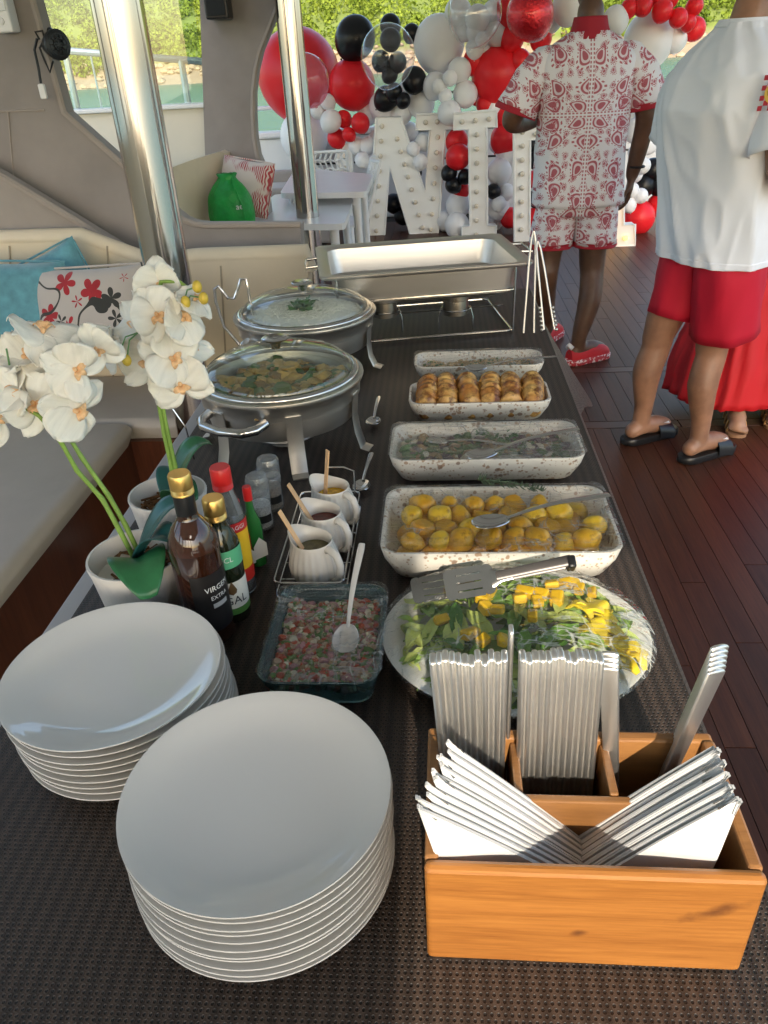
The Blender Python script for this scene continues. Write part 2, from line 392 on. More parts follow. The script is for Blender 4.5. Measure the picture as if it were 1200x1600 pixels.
# deck: caulked sheet with single planks
MATS['varnished_deck_wood'].node_tree.nodes['Principled BSDF'].inputs['Specular IOR Level'].default_value = .3
deck = struct('deck_floor', MB().box(-3.2, 3.4, -4.5, 9.2, -.12, -.004), M['rubber'])
pw = .078
def deck_plank(x, y0, y1):
    key = round(y1 - y0, 3)
    if key not in PLK: PLK[key] = MB().box(-pw / 2 + .0011, pw / 2 - .0011, 0, key - .003, -.014, .004).mesh('plank', M['plank'])
    put('plank', PLK[key], deck, (x, y0, 0))
PLK = {}
for i in range(55):
    x = -1.06 + i * pw
    seg = [(.3 + .9 * (i % 3 == 0) * .0, 3.31)] if x > .25 else [(.3, 3.31)]
    for a, b in seg:
        mid = a + (b - a) * (.35 + .3 * ((i * 37) % 10) / 10); deck_plank(x, a, round(mid, 1)); deck_plank(x, round(mid, 1), b)
    deck_plank(x, 3.39, 4.03)
    m1 = 4.11 + 2.0 * (.4 + .6 * ((i * 53) % 10) / 10); m1 = round(m1, 1)
    deck_plank(x, 4.11, m1); deck_plank(x, m1, 8.7)
for y in (3.35, 4.07):
    for k in range(4):
        put('plank', MB().box(0, 1.09, -.036, .036, -.014, .004, .0010).mesh('plank', wood('cross_plank_%d_%d' % (k, y * 100), (.036, .011, .006), (.095, .031, .014), .46, (1.2, 22, 22), coat=.05) if k == 0 else MATS['cross_plank_0_%d' % (y * 100)]), deck, (-1.09 + k * 1.095, y, 0))

# hardtop over the deck, with an added hatch that shapes the table's sun patch
HX0, HX1, HY0, HY1, RZ = .14, .62, -2.36, -1.50, 2.36
rf = MB()
SX0, SX1, SY0, SY1 = -2.05, -1.40, 3.68, 5.0       # added unseen slot, for a bright strip reflected in the plates
for a in ((-2.7, SX0, -3.4, 9.0), (SX0, SX1, -3.4, SY0), (SX0, SX1, SY1, 9.0), (SX1, HX0, -3.4, 9.0), (HX1, 1.95, -3.4, 9.0), (1.95, 2.6, 2.2, 9.0), (HX0, HX1, -3.4, HY0), (HX0, HX1, HY1, 9.0)):  # right edge stepped to keep sun off the far letters
    b_ = rf._add([(a[0], a[2], RZ), (a[1], a[2], RZ), (a[1], a[3], RZ), (a[0], a[3], RZ)]); rf.f.append((b_, b_ + 1, b_ + 2, b_ + 3))
struct('ceiling', rf, M['ceiling'])
for y in (-2.6, -.4, 1.2, 2.6, 4.0, 6.0): struct('added_ceiling_beam', MB().box(-1.39, 1.94, y, y + .10, RZ - .09, RZ - .003, .01), M['suede_trim'])  # unseen beams added to break up reflections in the plates
# port side added out of view to darken the sofa: low side, window posts
t = thing('added_port_side', 'added unseen cream side wall shading the sofa from the left', 'wall', (-2.6, .2, 0))
MB().box(-.09, 0, -3.4, 3.0, 0, 1.25).build('shade_panel', M['cream_panel'], t)
for y in (-3.4, -1.6, .3, 2.2): MB().box(-.09, 0, y, y + .25, 1.252, RZ - .002).build('post', M['suede'], t)

# unseen bulkhead added behind the camera to cut sky reflections and front fill
t = thing('sky_block_bulkhead', 'added unseen cream bulkhead behind the photographer, blocking sky light', 'wall', (-1.0, -3.3, 0))
MB().box(-1.55, 1.5, -.08, 0, 0, 1.1).build('sky_block_panel', M['cream_panel'], t)
for x in (-1.55, -.5, .55, 1.38): MB().box(x, x + .12, -.08, 0, 1.102, RZ - .004).build('post', M['cream_panel'], t)
# stern bulwark
bw = thing('stern_bulwark', 'white moulded bulwark closing the deck behind the balloons', 'bulwark', (0, 9.0, 0))
MB().box(-3.2, 3.4, 0, .12, 0, .84, .02).build('panel', M['white_gel'], bw)
MB().box(-3.2, 3.4, -.05, .17, .845, .91, .02).build('cap_rail', M['white_gel'], bw)
MB().box(-3.0, -1.35, -.04, -.004, .25, .32, .01).build('rubbing_strip', M['suede_trim'], bw)
for x in (-2.4, -1.55):
    MB().tube([(x, .06, .91), (x, .06, 1.12)], .02, 8).build('stanchion', M['steel_pole'], bw)
MB().tube([(-3.2, .06, 1.13), (-1.2, .06, 1.13)], .02, 8).build('hand_rail', M['white_gel'], bw)

# suede partition with pillar, sweeping down to a low wall
def pp(L, Y): return [at(x, y, Y) for x, y in L]
def panel(name, L, Y, th, m, parent):
    P = pp(L, Y); o = Vector(parent.location)
    return MB().prism([p - o for p in P], (0, th, 0)).build(name, m, parent, 30)
t = thing('suede_partition', 'taupe suede partition whose edge sweeps down from pillar to low wall', 'partition', at(250, 470, 3.25) * Vector((1, 1, 0)))
cur = [(24, -160), (52, 0), (101, 176), (190, 255), (262, 322), (275, 334), (288, 344), (304, 350), (322, 352), (470, 351)]
panel('pillar_panel', [(-70, -160)] + cur + [(470, 700), (-330, 730), (-330, 330), (-70, 180)], 3.25, .09, M['suede'], t)
MB().tube([p - t.location + Vector((0, -.004, .0)) for p in pp(cur, 3.25)], .012, 6).build('edge_trim', M['suede_trim'], t)
MB().tube([p - t.location + Vector((0, -.002, 0)) for p in pp([(-60, 177), (0, 174), (70, 172)], 3.25)], .004, 6).build('seam', M['suede_trim'], t)
MB().tube([p - t.location + Vector((0, -.002, 0)) for p in pp([(13, 174), (22, 284)], 3.25)], .003, 6).build('seam', M['suede_trim'], t)
t = thing('suede_side_panel', 'lower taupe suede panel with diagonal top edge behind the cream sofa', 'panel', at(60, 470, 3.13) * Vector((1, 1, 0)))
ed = [(-330, 270), (-60, 240), (0, 273), (120, 345), (236, 416)]
panel('panel', ed + [(236, 640), (-330, 640)], 3.13, .07, mat('suede_light', (.34, .30, .27), .85, var=.12, vs=3.5, bump=.25, bs=160, bd=.002, sheen=.25), t)
MB().tube([p - t.location + Vector((0, -.004, 0)) for p in pp(ed, 3.13)], .014, 6).build('edge_trim', M['suede_trim'], t)
# far column with curved edge, cream wainscot, window
t = thing('suede_column', 'taupe suede column with a curved inner edge beside the window', 'column', at(360, 400, 5.0) * Vector((1, 1, 0)))
colr = [(432, -120), (437, 0), (420, 45), (406, 80), (399, 110), (395, 145), (395, 178), (397, 215), (402, 244), (410, 262)]
panel('column_panel', [(306, -120), (312, 0), (318, 170), (325, 380), (425, 380)] + colr[::-1], 5.0, .14, M['suede'], t)
MB().tube([p - t.location + Vector((0, -.004, 0)) for p in pp(colr, 5.0)], .014, 6).build('edge_trim', M['suede_trim'], t)
t = thing('window_wall', 'cream panelled wall under the window left of the column', 'wall', (-1.9, 5.06, 0))
MB().box(-.98, .56, 0, .08, .02, 1.325).build('wainscot', M['cream_panel'], t)
MB().box(-1.0, .545, -.03, .11, 1.327, 1.352, .006).build('window_sill', M['white_gel'], t)
for k, (a, b) in enumerate(((-.97, -.02), (-.01, .53))):
    p = MB().box(a, b, .03, .036, 1.36, 2.34).build('window_pane', M['glass'], t)
    MB().box(a, a + .004, .026, .04, 1.36, 2.34).build('pane_edge', mat('glass_edge', (.05, .12, .09), .2), p)
t = thing('outside_rail', 'grey-blue tubular guard rail outside the window', 'railing', (-2, 6.6, 0))
rm = mat('rail_metal', (.45, .52, .58), .3, .8)
A, B, C2 = at(40, 80, 6.6), at(100, 79, 6.6), at(330, 97, 6.6)
MB().tube([p - t.location for p in (A, B, C2)], .024, 8).build('top_rail', rm, t)
for x, y in ((101, 79), (283, 93)):
    p = at(x, y, 6.6) - t.location; MB().tube([p, (p.x, p.y, -1.0)], .026, 8).build('post', rm, t)
p = at(140, 78, 6.6) - t.location; MB().tube([p, (p.x, p.y, -1.0)], .008, 6).build('wire_stay', rm, t)
struct('side_deck', MB().box(-6, -2.9, 4, 8, -1.2, -1.0), M['white_gel'])

# steel poles up to the hardtop
for (px, py, Y), lab in (((263, 430, 2.43), 'thick polished steel pole rising behind the orchids'), ((486, 390, 4.9), 'polished steel pole beside the white plastic tables')):
    p = at(px, py, Y); t = thing('steel_pole', lab, 'pole', (p.x, p.y, 0), 0, 'hardtop poles')
    MB().tube([(0, 0, .012), (0, 0, RZ)], .070, 40).build('tube', M['steel_pole'], t)
    MB().lathe([(.12, 0), (.12, .01), (.078, .014), (.076, .03), (.0705, .034)], 40).build('base_flange', M['chrome'], t)
    MB().lathe([(.0705, RZ - .03), (.10, RZ - .012), (.10, RZ)], 40).build('top_flange', M['chrome'], t)

# sofa round the table
t = thing('cream_sofa', 'cream vinyl corner sofa with dark wood base left of the table', 'sofa', (-1.5, 2.0, 0))
def cushion(x0, x1, y0, y1, z0, z1, r=.05):
    W, D = x1 - x0, y1 - y0; X, Y = (x0 + x1) / 2 + 1.5, (y0 + y1) / 2 - 2.0
    L = [(W - .04, D - .04, r, z0)]
    for i in range(7):
        a = PI / 2 * i / 6; L.append((W - 2 * r * (1 - math.cos(a - 0)) * 0 - 2 * r * (1 - math.cos(a)) , D - 2 * r * (1 - math.cos(a)), max(r, .03), z1 - r + r * math.sin(a)))
    return MB().rings(L, X, Y, 5)
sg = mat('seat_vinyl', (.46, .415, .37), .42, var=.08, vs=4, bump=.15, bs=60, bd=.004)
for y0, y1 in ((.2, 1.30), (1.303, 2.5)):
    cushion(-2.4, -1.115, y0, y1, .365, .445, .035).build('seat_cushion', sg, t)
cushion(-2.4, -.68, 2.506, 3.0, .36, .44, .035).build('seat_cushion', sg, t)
MB().box(-2.35 + 1.5, -1.145 + 1.5, .2 - 2, 2.5 - 2, .0, .363).build('base', M['dark_wood'], t)
MB().box(-2.35 + 1.5, -.74 + 1.5, 2.5 - 2 + .003, 3.05 - 2, .0, .358).build('base', M['dark_wood'], t)
# backrest: upright cream panel with a sloped shoulder
P = pp([(-330, 392), (0, 376), (122, 372), (232, 412), (310, 404), (478, 398), (482, 425), (482, 470), (480, 720), (-330, 720)], 3.0)
MB().prism([p - t.location for p in P], (0, .11, 0)).build('backrest', M['cream'], t)
MB().tube([p - t.location + Vector((0, .03, 0)) for p in P[:7]], .034, 10).build('backrest_roll', M['cream'], t)
for x in (15, 168, 345):
    MB().tube([p - t.location + Vector((0, -.002, 0)) for p in pp([(x, 384 if x < 200 else 415), (x + 10, 600)], 3.0)], .004, 6).build('seam', mat('seam_dark', (.42, .34, .24), .6), t)

# second banquette behind the partition
t = thing('rear_banquette', 'cream banquette behind the suede low wall by the window', 'sofa', (-1.45, 4.6, 0))
q = [at(262, 264, 4.25), at(300, 250, 4.5), at(345, 237, 4.88), at(353, 240, 4.9), at(356, 262, 4.9), at(358, 400, 4.9), at(285, 420, 4.25)]
MB().prism([p - t.location for p in q], (.0, .1, 0)).build('backrest', M['cream'], t)
MB().box(-.3, .55, -.75, .26, .0, .44, .03).build('seat', M['cream'], t)
t = thing('low_grey_bench', 'low taupe bench wall behind the white tables', 'bench', (-1.75, 7.7, 0))
MB().box(-.7, .72, 0, .45, 0, .52, .03).build('bench_box', M['suede'], t)
MB().box(-.7, .72, .45, .55, 0, .62, .03).build('bench_back', M['suede'], t)

# ================================================================== TABLE AND WHAT STANDS ON IT
TZ = .75
def cloth_mat():
    m = bpy.data.materials.new('woven_vinyl'); m.use_nodes = True; t = NT(m); b = t.n['Principled BSDF']
    v = t.coords('Object'); sp = t.new('ShaderNodeSeparateXYZ'); t.link(v, sp.inputs[0])
    px_, py_ = .0064, .0060
    u = t.math('DIVIDE', sp.outputs[0], px_); row = t.math('FLOOR', t.math('DIVIDE', sp.outputs[1], py_))
    off = t.math('MULTIPLY', t.math('MODULO', t.math('ABSOLUTE', row), 2.0), .5)
    fu = t.math('SUBTRACT', t.math('FRACT', t.math('ADD', u, off)), .5); fv = t.math('SUBTRACT', t.math('FRACT', t.math('DIVIDE', sp.outputs[1], py_)), .5)
    d = t.math('SQRT', t.math('ADD', t.math('POWER', t.math('MULTIPLY', fu, 1.25), 2), t.math('POWER', t.math('MULTIPLY', fv, 1.0), 2)))
    hole = t.ramp(d, [(.20, 1.0), (.34, 0.0)])
    rib = t.math('ADD', t.math('MULTIPLY', t.math('SINE', t.math('MULTIPLY', sp.outputs[0], 2 * PI / .0186)), .5), .5)
    n = t.noise(v, 3.0, 4)
    strand = t.mix(rib, t.mix(n, (.022, .015, .012), (.034, .023, .018)), t.mix(n, (.052, .035, .027), (.072, .049, .037)))
    t.link(t.mix(hole, strand, (.010, .008, .007)), b.inputs['Base Color'])
    b.inputs['Roughness'].default_value = .45; b.inputs['Specular IOR Level'].default_value = .4
    hgt = t.math('SUBTRACT', t.math('SUBTRACT', 1.0, hole), t.math('MULTIPLY', t.math('ABSOLUTE', fu), .6))
    t.link(t.bump(hgt, .8, .0018), b.inputs['Normal']); return m
tb = thing('buffet_table', 'long buffet table under the dark woven cloth', 'table', (-.145, 1.6, 0))
MB().box(-.515, .478, -1.5, 1.36, .70, .744, .004).build('tabletop', mat('grey_laminate', (.40, .39, .40), .45), tb)
for x in (-.42, .40):
    for y in (-1.35, 1.2): MB().box(x - .03, x + .03, y - .03, y + .03, 0, .698, .004).build('leg', M['steel'], tb)
cl = thing('tablecloth', 'dark brown woven vinyl cloth covering the buffet table', 'tablecloth', (-.145, 1.6, TZ))
CM = cloth_mat()
def clothf(u, v):
    x = -.478 + .960 * u; y = -1.5 + 2.87 * v
    return (x, y, -.0008)
MB().grid(clothf, 2, 2, .003).build('cloth_sheet', CM, cl)
MB().grid(lambda u, v: (.4822 + .012 * math.sin(PI / 2 * u) + .10 * u * math.sin(PI * min(1, max(0, (v - .60) / .3))) * (1 if .6 < v < .9 else 0), -1.5 + 2.87 * v, -.001 - u * (.02 + .13 * math.sin(PI * min(1, max(0, (v - .62) / .3))) * (1 if .62 < v < .92 else 0))), 8, 60, .003).build('hanging_edge', CM, cl)

# plates
porc = mat('white_porcelain', (.68, .66, .635), .06, spec=.55, coat=.25)
pl = MB().lathe([(.002, .0), (.07, .0), (.075, .002), (.078, .0045), (.105, .010), (.128, .0175), (.1395, .0235), (.1412, .0252), (.1408, .0266), (.1385, .0262), (.126, .0205), (.104, .0132), (.080, .0082), (.04, .0066), (.002, .0062)], 96).mesh('plate', porc, 60)
for (X, Y, n, lab, g) in ((-.196, .532, 11, 'white plate in the near taller stack beside the wooden caddy', 'near plate stack'), (-.434, .735, 9, 'white plate in the left stack in front of the orchid pot', 'left plate stack')):
    rr = random.Random(n)
    for k in range(n):
        o = put('plate', pl, None, (X + rr.uniform(-.0015, .0015) - .0011 * (n - k) * (.2 if n == 11 else -1.2) , Y + rr.uniform(-.0015, .0015), TZ + .0025 + k * .0104), (rr.uniform(-.002, .002), rr.uniform(-.002, .002), rr.random() * 6))
        tagp(o, ('topmost ' + lab.replace('plate in', 'plate of')) if k == n - 1 else lab, 'plate', g)

# wooden caddy
cw = wood('acacia_box', (.22, .070, .010), (.44, .175, .035), .42, (2.6, 40, 44), knots=[(-.006, .055, .010, .006, .1), (.112, .096, .036, .011, .45)], coat=.35)
cw2 = wood('acacia_box_inner', (.19, .080, .025), (.32, .145, .045), .42, (4, 40, 26), coat=.2)
cd = thing('cutlery_caddy', 'honey coloured wooden caddy holding cutlery and paper napkins', 'caddy', (.130, .432, TZ + .0022), R_(-.6))
H = .143; W = .302; D = .176; th = .013
MB().box(-W / 2, W / 2, 0, th, .0, H, .005).build('front_board', cw, cd)
MB().box(-W / 2, W / 2, D - th, D, .0, H - .004, .003).build('back_board', cw2, cd)
for s in (-1, 1): MB().box(s * W / 2 - (th if s > 0 else 0), s * W / 2 + (0 if s > 0 else th), th + .0004, D - th - .0004, .0, H - .001, .003).build('side_board', cw2, cd)
MB().box(-W / 2 + th + .0004, W / 2 - th - .0004, th + .0004, D - th - .0004, .002, .010).build('bottom_board', cw2, cd)
MB().box(-W / 2 + th + .0005, W / 2 - th - .0005, .088, .097, .0105, H - .012, .002).build('divider', cw2, cd)
for x in (-.058, .037): MB().box(x - .0045, x + .0045, .0975, D - th - .0005, .0105, H - .010, .002).build('divider', cw2, cd)

# cutlery in the caddy: handles up
def handle_mesh(L, wd, tk):
    mb = MB(); rg = []
    for i in range(14):
        u = i / 9 * .985 if i < 10 else .985 + .015 * (i - 9) / 4; z = L * u
        ww = wd * (.62 + .38 * u) ; tt = tk * (.92 + .08 * u)
        if u > .985: q = math.sqrt(max(.05, 1 - ((u - .985) / .015) ** 2)); ww *= q; tt *= .55 + .45 * q
        rg.append([(a, b, z) for a, b in rrect(tt, ww, tt * .42, 2)])
    return mb.loft(rg).mesh('cutlery', MATS.get('satin_cutlery') or steel('satin_cutlery', (.80, .78, .75), .40, (1, 1, 40), .16), 60)
hm = handle_mesh(.235, .019, .0066)
loc = Vector((.130, .432, TZ))
for (n, p0, p1, lab, g) in ((12, (-.013, .588), (.058, .588), 'steel fork handle in the left close row of the wooden caddy', 'left cutlery row'), (13, (.076, .590), (.1505, .588), 'steel knife handle in the middle close row of the wooden caddy', 'middle cutlery row')):
    rr = random.Random(n)
    for k in range(n):
        u = k / (n - 1); x = p0[0] + (p1[0] - p0[0]) * u; y = p0[1] + rr.uniform(-.003, .003)
        xb = (.004 + (.062 - .006) * u) if n == 12 else (.081 + .076 * u)
        o = put('fork' if n == 12 else 'knife', hm, None, (xb, y - .012, TZ + .014), (R_(-1.5), math.atan2(x - xb, .26), rr.uniform(-.03, .03)), (1 + rr.uniform(-.06, .06), 1, 1.09 + rr.uniform(-.010, .010)))
        tagp(o, lab, 'fork' if n == 12 else 'knife', g)
o = put('fork', handle_mesh(.26, .016, .005), None, (.068, .60, TZ + .014), (R_(-1), R_(-.4), 0), (1, 1, 1.05)); tagp(o, 'single steel handle standing taller between the two cutlery rows', 'fork')
sm = handle_mesh(.235, .018, .0034)
for (n, xb, xt, y0, lab, g) in ((4, .188, .166, .585, 'steel spoon handle in the small bunch right of the knife row', 'small spoon bunch'), (6, .222, .262, .585, 'steel spoon handle leaning out of the right end of the caddy', 'right spoon bunch')):
    for k in range(n):
        o = put('spoon', sm, None, (xb + .001 * k, y0 - .006 + .0040 * k, TZ + .014), (Matrix.Rotation(math.atan2(xt - xb, .20), 3, 'Y') @ Matrix.Rotation(R_(-3), 3, 'X') @ Matrix.Rotation(R_(90 + (-14 if n == 4 else 24)), 3, 'Z')).to_euler(), (1.2, 1.1 if n == 4 else 1.3, 1.0 + .012 * k))
        tagp(o, lab, 'spoon', g)

# napkins
nap = mat('white_paper', (.60, .59, .585), .85, var=.02, bump=.25, bs=220, bd=.001, sub=.1)
def napkin(A, Bp, Cc, th, seed):
    """folded paper triangle: two leaves joined at the fold, slightly bowed"""
    mb = MB(); rr = random.Random(seed)
    A, Bp, Cc = Vector(A), Vector(Bp), Vector(Cc)
    for k in range(2):
        dy = Vector((0, th * k, 0)); j = Vector((rr.uniform(-.003, .003), 0, rr.uniform(-.003, .002))) * (1 if k else .2)
        def fn(u, v, dy=dy, j=j):
            p = (A + j) * (1 - u) + (Bp * (1 - v) + Cc * v) * u
            return p + dy + Vector((.0012 * math.sin(7 * v + seed), .0035 * math.sin(PI * u) * math.cos(PI * v) - .002 * (1 - u) * k, 0))
        mb.grid(fn, 10, 6, .0023)
    return mb.build('napkin', nap, None, 50)
nl = 10
for i in range(nl):
    u = i / (nl - 1)
    A = at(702 - 50 * u + (5 if i % 2 else -3), 1158 + 100 * u + (4 if i % 2 else 0), .520 - .064 * u); B0 = at(905 + 38 * u, 1322 + 15 * u, .518 - .060 * u)
    A.x = max(A.x, -.028)
    Cc = Vector((A.x + .03 + .01 * u, A.y, TZ + .02)); B1 = Vector((B0.x + .02, B0.y, TZ + .06))
    tagp(napkin(A, B1, Cc, .0027, i), 'white paper napkin in the left fan of the caddy', 'napkin', 'left napkin fan')
for i in range(nl):
    u = i / (nl - 1)
    A = at(1118 + 32 * u + (4 if i % 2 else -3), 1163 + 85 * u + (0 if i % 2 else 5), .524 - .064 * u); B0 = at(905 + 20 * u, 1312 + 26 * u, .521 - .060 * u)
    Cc = Vector((A.x - .012 - .004 * u, A.y, TZ + .02)); B1 = Vector((B0.x - .03, B0.y, TZ + .05))
    tagp(napkin(A, B1, Cc, .0027, i + 50), 'white paper napkin in the right fan of the caddy', 'napkin', 'right napkin fan')

# speckled ceramic dishes
def speckle_mat():
    m = bpy.data.materials.new('speckled_ceramic'); m.use_nodes = True; t = NT(m); b = t.n['Principled BSDF']
    v = t.coords('Object'); c = (.76, .71, .63)
    out = c
    for s, th, col in ((70, .16, (.36, .20, .10)), (130, .20, (.42, .28, .17)), (45, .085, (.20, .10, .05))):
        vo = t.new('ShaderNodeTexVoronoi'); vo.inputs['Scale'].default_value = s; t.link(v, vo.inputs['Vector'])
        wn_ = t.noise(v, s * .35, 2)
        f = t.ramp(t.math('ADD', vo.outputs['Distance'], t.math('MULTIPLY', t.math('SUBTRACT', .52, wn_), 1.1)), [(th, .8), (th + .08, 0.0)])
        out = t.mix(f, out, col)
    t.link(out, b.inputs['Base Color']); b.inputs['Roughness'].default_value = .3; b.inputs['Coat Weight'].default_value = .2
    t.link(t.bump(t.noise(v, 30, 3), .12, .003), b.inputs['Normal']); return m
spk = speckle_mat()
def dish(x0, x1, y0, y1, h, label, rz=0):
    X, Y = (x0 + x1) / 2, (y0 + y1) / 2; W, D = x1 - x0, y1 - y0
    t = thing('serving_dish', label, 'dish', (X, Y, TZ + .0025), rz)
    k = .02
    L = [(W - 2 * k - .02, D - 2 * k - .02, .03, 0), (W - 2 * k, D - 2 * k, .034, .005), (W - .010, D - .010, .036, h * .6), (W, D, .036, h - .003), (W - .002, D - .002, .035, h), (W - .012, D - .012, .031, h), (W - .016, D - .016, .030, h - .003), (W - .024, D - .024, .03, h * .5), (W - 2 * k - .022, D - 2 * k - .022, .028, .012), (W - 2 * k - .06, D - 2 * k - .06, .02, .010)]
    MB().rings(L, n=5).build('dish_body', spk, t, 50)
    return t
film = shell('cling_film', (.96, .96, .95), .022, (.75, .75, .73), .10, wr=.9, ws=20, stretch=(1, 3.4, 1), hs=14, wd=.010, ior=1.5, refl=.6, streak=.42)
film_wet = shell('misted_cling_film', (.95, .95, .94), .15, (.66, .64, .60), .16, wr=.6, ws=24, stretch=(1, 2.6, 1), hs=9, wd=.010, ior=1.5, refl=.8, streak=.4)
def film_sheet(parent, W, D, z, m, seed, amp=.003, over=.003):
    def fn(u, v):
        x = (u - .5) * (W + 2 * over); y = (v - .5) * (D + 2 * over)
        rc = .034; kx, ky = abs(x) - (W / 2 + over - rc), abs(y) - (D / 2 + over - rc)
        if kx > 0 and ky > 0:
            mx_ = max(kx, ky); l_ = math.hypot(kx, ky); kx, ky = kx * mx_ / l_, ky * mx_ / l_; x = math.copysign(W / 2 + over - rc + kx, x); y = math.copysign(D / 2 + over - rc + ky, y)
        e = max(abs(x) - W / 2, abs(y) - D / 2, -.02)
        zz = z + amp * noise.noise((x * 18 + seed, y * 45, 1)) + amp * .6 * noise.noise((x * 50, y * 90 + seed, 4))
        if e > 0: zz -= e * 1.2
        else: zz -= .004 * math.sin(PI * u) * math.sin(PI * v)
        if e > -.003: zz = zz * .3 + (z + .0015 - max(e, 0) * 1.2) * .7
        return (x, y, zz)
    MB().grid(fn, 60, 30).build('cling_film', m, parent, 180)

def spoon_mesh(L, bl, bw, m, dep=.010, hw=.012, slots=False, tk=.0022, bend=.016):
    """handle along +x from the neck, bowl towards -x, top side up"""
    mb = MB()
    def bowl(u, v):
        a = (u * 2 - 1); s = math.sqrt(max(0, 1 - a * a)); x = -bl / 2 + a * bl / 2
        wv = bw / 2 * s * (1 - .12 * a) ; y = (v * 2 - 1) * wv
        q = 1 - a * a; r = 1 - (v * 2 - 1) ** 2
        return (x, y, -dep * q * r)
    mb.grid(bowl, 18, 10, .0013)
    pts, rad = [], []
    for i in range(13):
        u = i / 12; pts.append((-.006 + (L - bl) * u, 0, bend * math.sin(min(1, u * 1.6) * PI / 2) * (1 - .25 * u))); rad.append(hw / 2 * (.45 + .55 * u) if u < .96 else hw / 2 * .8)
    mb.tube(pts, rad, 10, asp=tk / hw * 1.6, up=(0, 0, 1))
    return mb.mesh('spoon', m, 60)
def lay(name, me, head, tail, label, cat='spoon', roll=0, off=0):
    """put a piece with its neck-to-tail axis from head to tail"""
    h, tl = Vector(head), Vector(tail); d = (tl - h).normalized()
    yv = Vector((0, 0, 1)).cross(d).normalized(); zv = d.cross(yv)
    o = put(name, me); o.matrix_world = Matrix.Translation(h) @ Matrix((d, yv, zv)).transposed().to_4x4() @ Matrix.Rotation(roll, 4, 'X')
    return tagp(o, label, cat)

# ---- dish 1: roast potatoes
d1 = dish(-.108, .297, 1.060, 1.292, .066, 'large speckled white dish of roast potatoes under cling film')
pot_m = []
for k, (a, b) in enumerate((((.68, .40, .02), (.80, .54, .05)), ((.58, .28, .015), (.74, .44, .03)), ((.54, .25, .015), (.72, .40, .03)))):
    m = bpy.data.materials.new('roast_potato'); m.use_nodes = True; t = NT(m); bb = t.n['Principled BSDF']; v = t.coords('Object')
    c = t.mix(t.ramp(t.noise(v, 30, 4), [(.35, 0.0), (.65, 1.0)]), a, b); c = t.mix(t.ramp(t.noise(v, 75, 4, .7), [(.53, 0.0), (.72, .8)]), c, (.20, .065, .012))
    t.link(c, bb.inputs['Base Color']); bb.inputs['Roughness'].default_value = .32; bb.inputs['Subsurface Weight'].default_value = .12; bb.inputs['Subsurface Radius'].default_value = (.006, .003, .001)
    t.link(t.bump(t.noise(v, 90, 4), .4, .004), bb.inputs['Normal']); pot_m.append(m)
pmesh = []
for k in range(6):
    mb = MB(); mb.ball((0, 0, 0), (.026, .0215, .021), 14, 9)
    mb.v = [tuple(Vector(p) * (1 + .16 * noise.noise((p[0] * 55 + k * 7, p[1] * 55, p[2] * 55)))) for p in mb.v]
    if k == 5: mb.v = [(p[0], p[1], min(p[2], .012 + .1 * p[0])) for p in mb.v]
    pmesh.append(mb.mesh('potato', pot_m[k % 3], 180 if k != 5 else 50))
rr = random.Random(3)
for lay_ in range(2):
    for i in range(9 - lay_):
        for j in range(5 - lay_):
            x = -.082 + .0445 * (i + .5 * (j % 2) * .8 + .5 * lay_) + rr.uniform(-.006, .006); y = 1.093 + .0405 * (j + .5 * lay_) + rr.uniform(-.006, .006)
            x = .0945 + (x - .0945) * (.86 if lay_ == 0 else .95); y = 1.176 + (y - 1.176) * (.82 if lay_ == 0 else .95)
            if x > .262 or y > 1.255 or (lay_ and rr.random() < .15): continue
            s = rr.uniform(.8, 1.08)
            o = put('potato', pmesh[rr.randrange(6)], None, (x, y, TZ + .034 + .025 * lay_ + rr.uniform(-.003, .003)), (rr.uniform(-.5, .5), rr.uniform(-.5, .5), rr.random() * 6.3), s)
            tagp(o, 'golden roast potato in the largest speckled dish', 'potato', 'roast potatoes')
film_sheet(d1, .405, .232, .072, film, 1)
sp1 = spoon_mesh(.262, .070, .043, M['chrome'], .009, .017)
lay('serving_spoon', sp1, atz(797, 808, TZ + .090), atz(968, 779, TZ + .088), 'steel serving spoon lying across the roast potatoes', 'spoon')
ros = MB()
a0 = at(745, 758, 1.275) + Vector((0, 0, .012)); a1 = at(850, 775, 1.262) + Vector((0, 0, .012))
ros.tube([a0, (a0 + a1) / 2 + Vector((0, 0, .006)), a1], .0012, 5)
for k in range(90):
    u = rr.random(); p = a0.lerp(a1, u); a = rr.uniform(0, 2 * PI); dd = Vector((.5, math.cos(a), math.sin(a) * .7 + .3)).normalized() * rr.uniform(.009, .016)
    ros.tube([p, p + dd * .5, p + dd], [.0006, .0011, .0003], 4)
green = mat('herb_green', (.045, .11, .025), .5, var=.3, vs=40)
dkgreen = mat('rosemary_green', (.07, .11, .06), .6)
tagp(ros.build('rosemary_sprig', dkgreen, None, 60), 'rosemary sprig lying on the roast potatoes', 'herb')

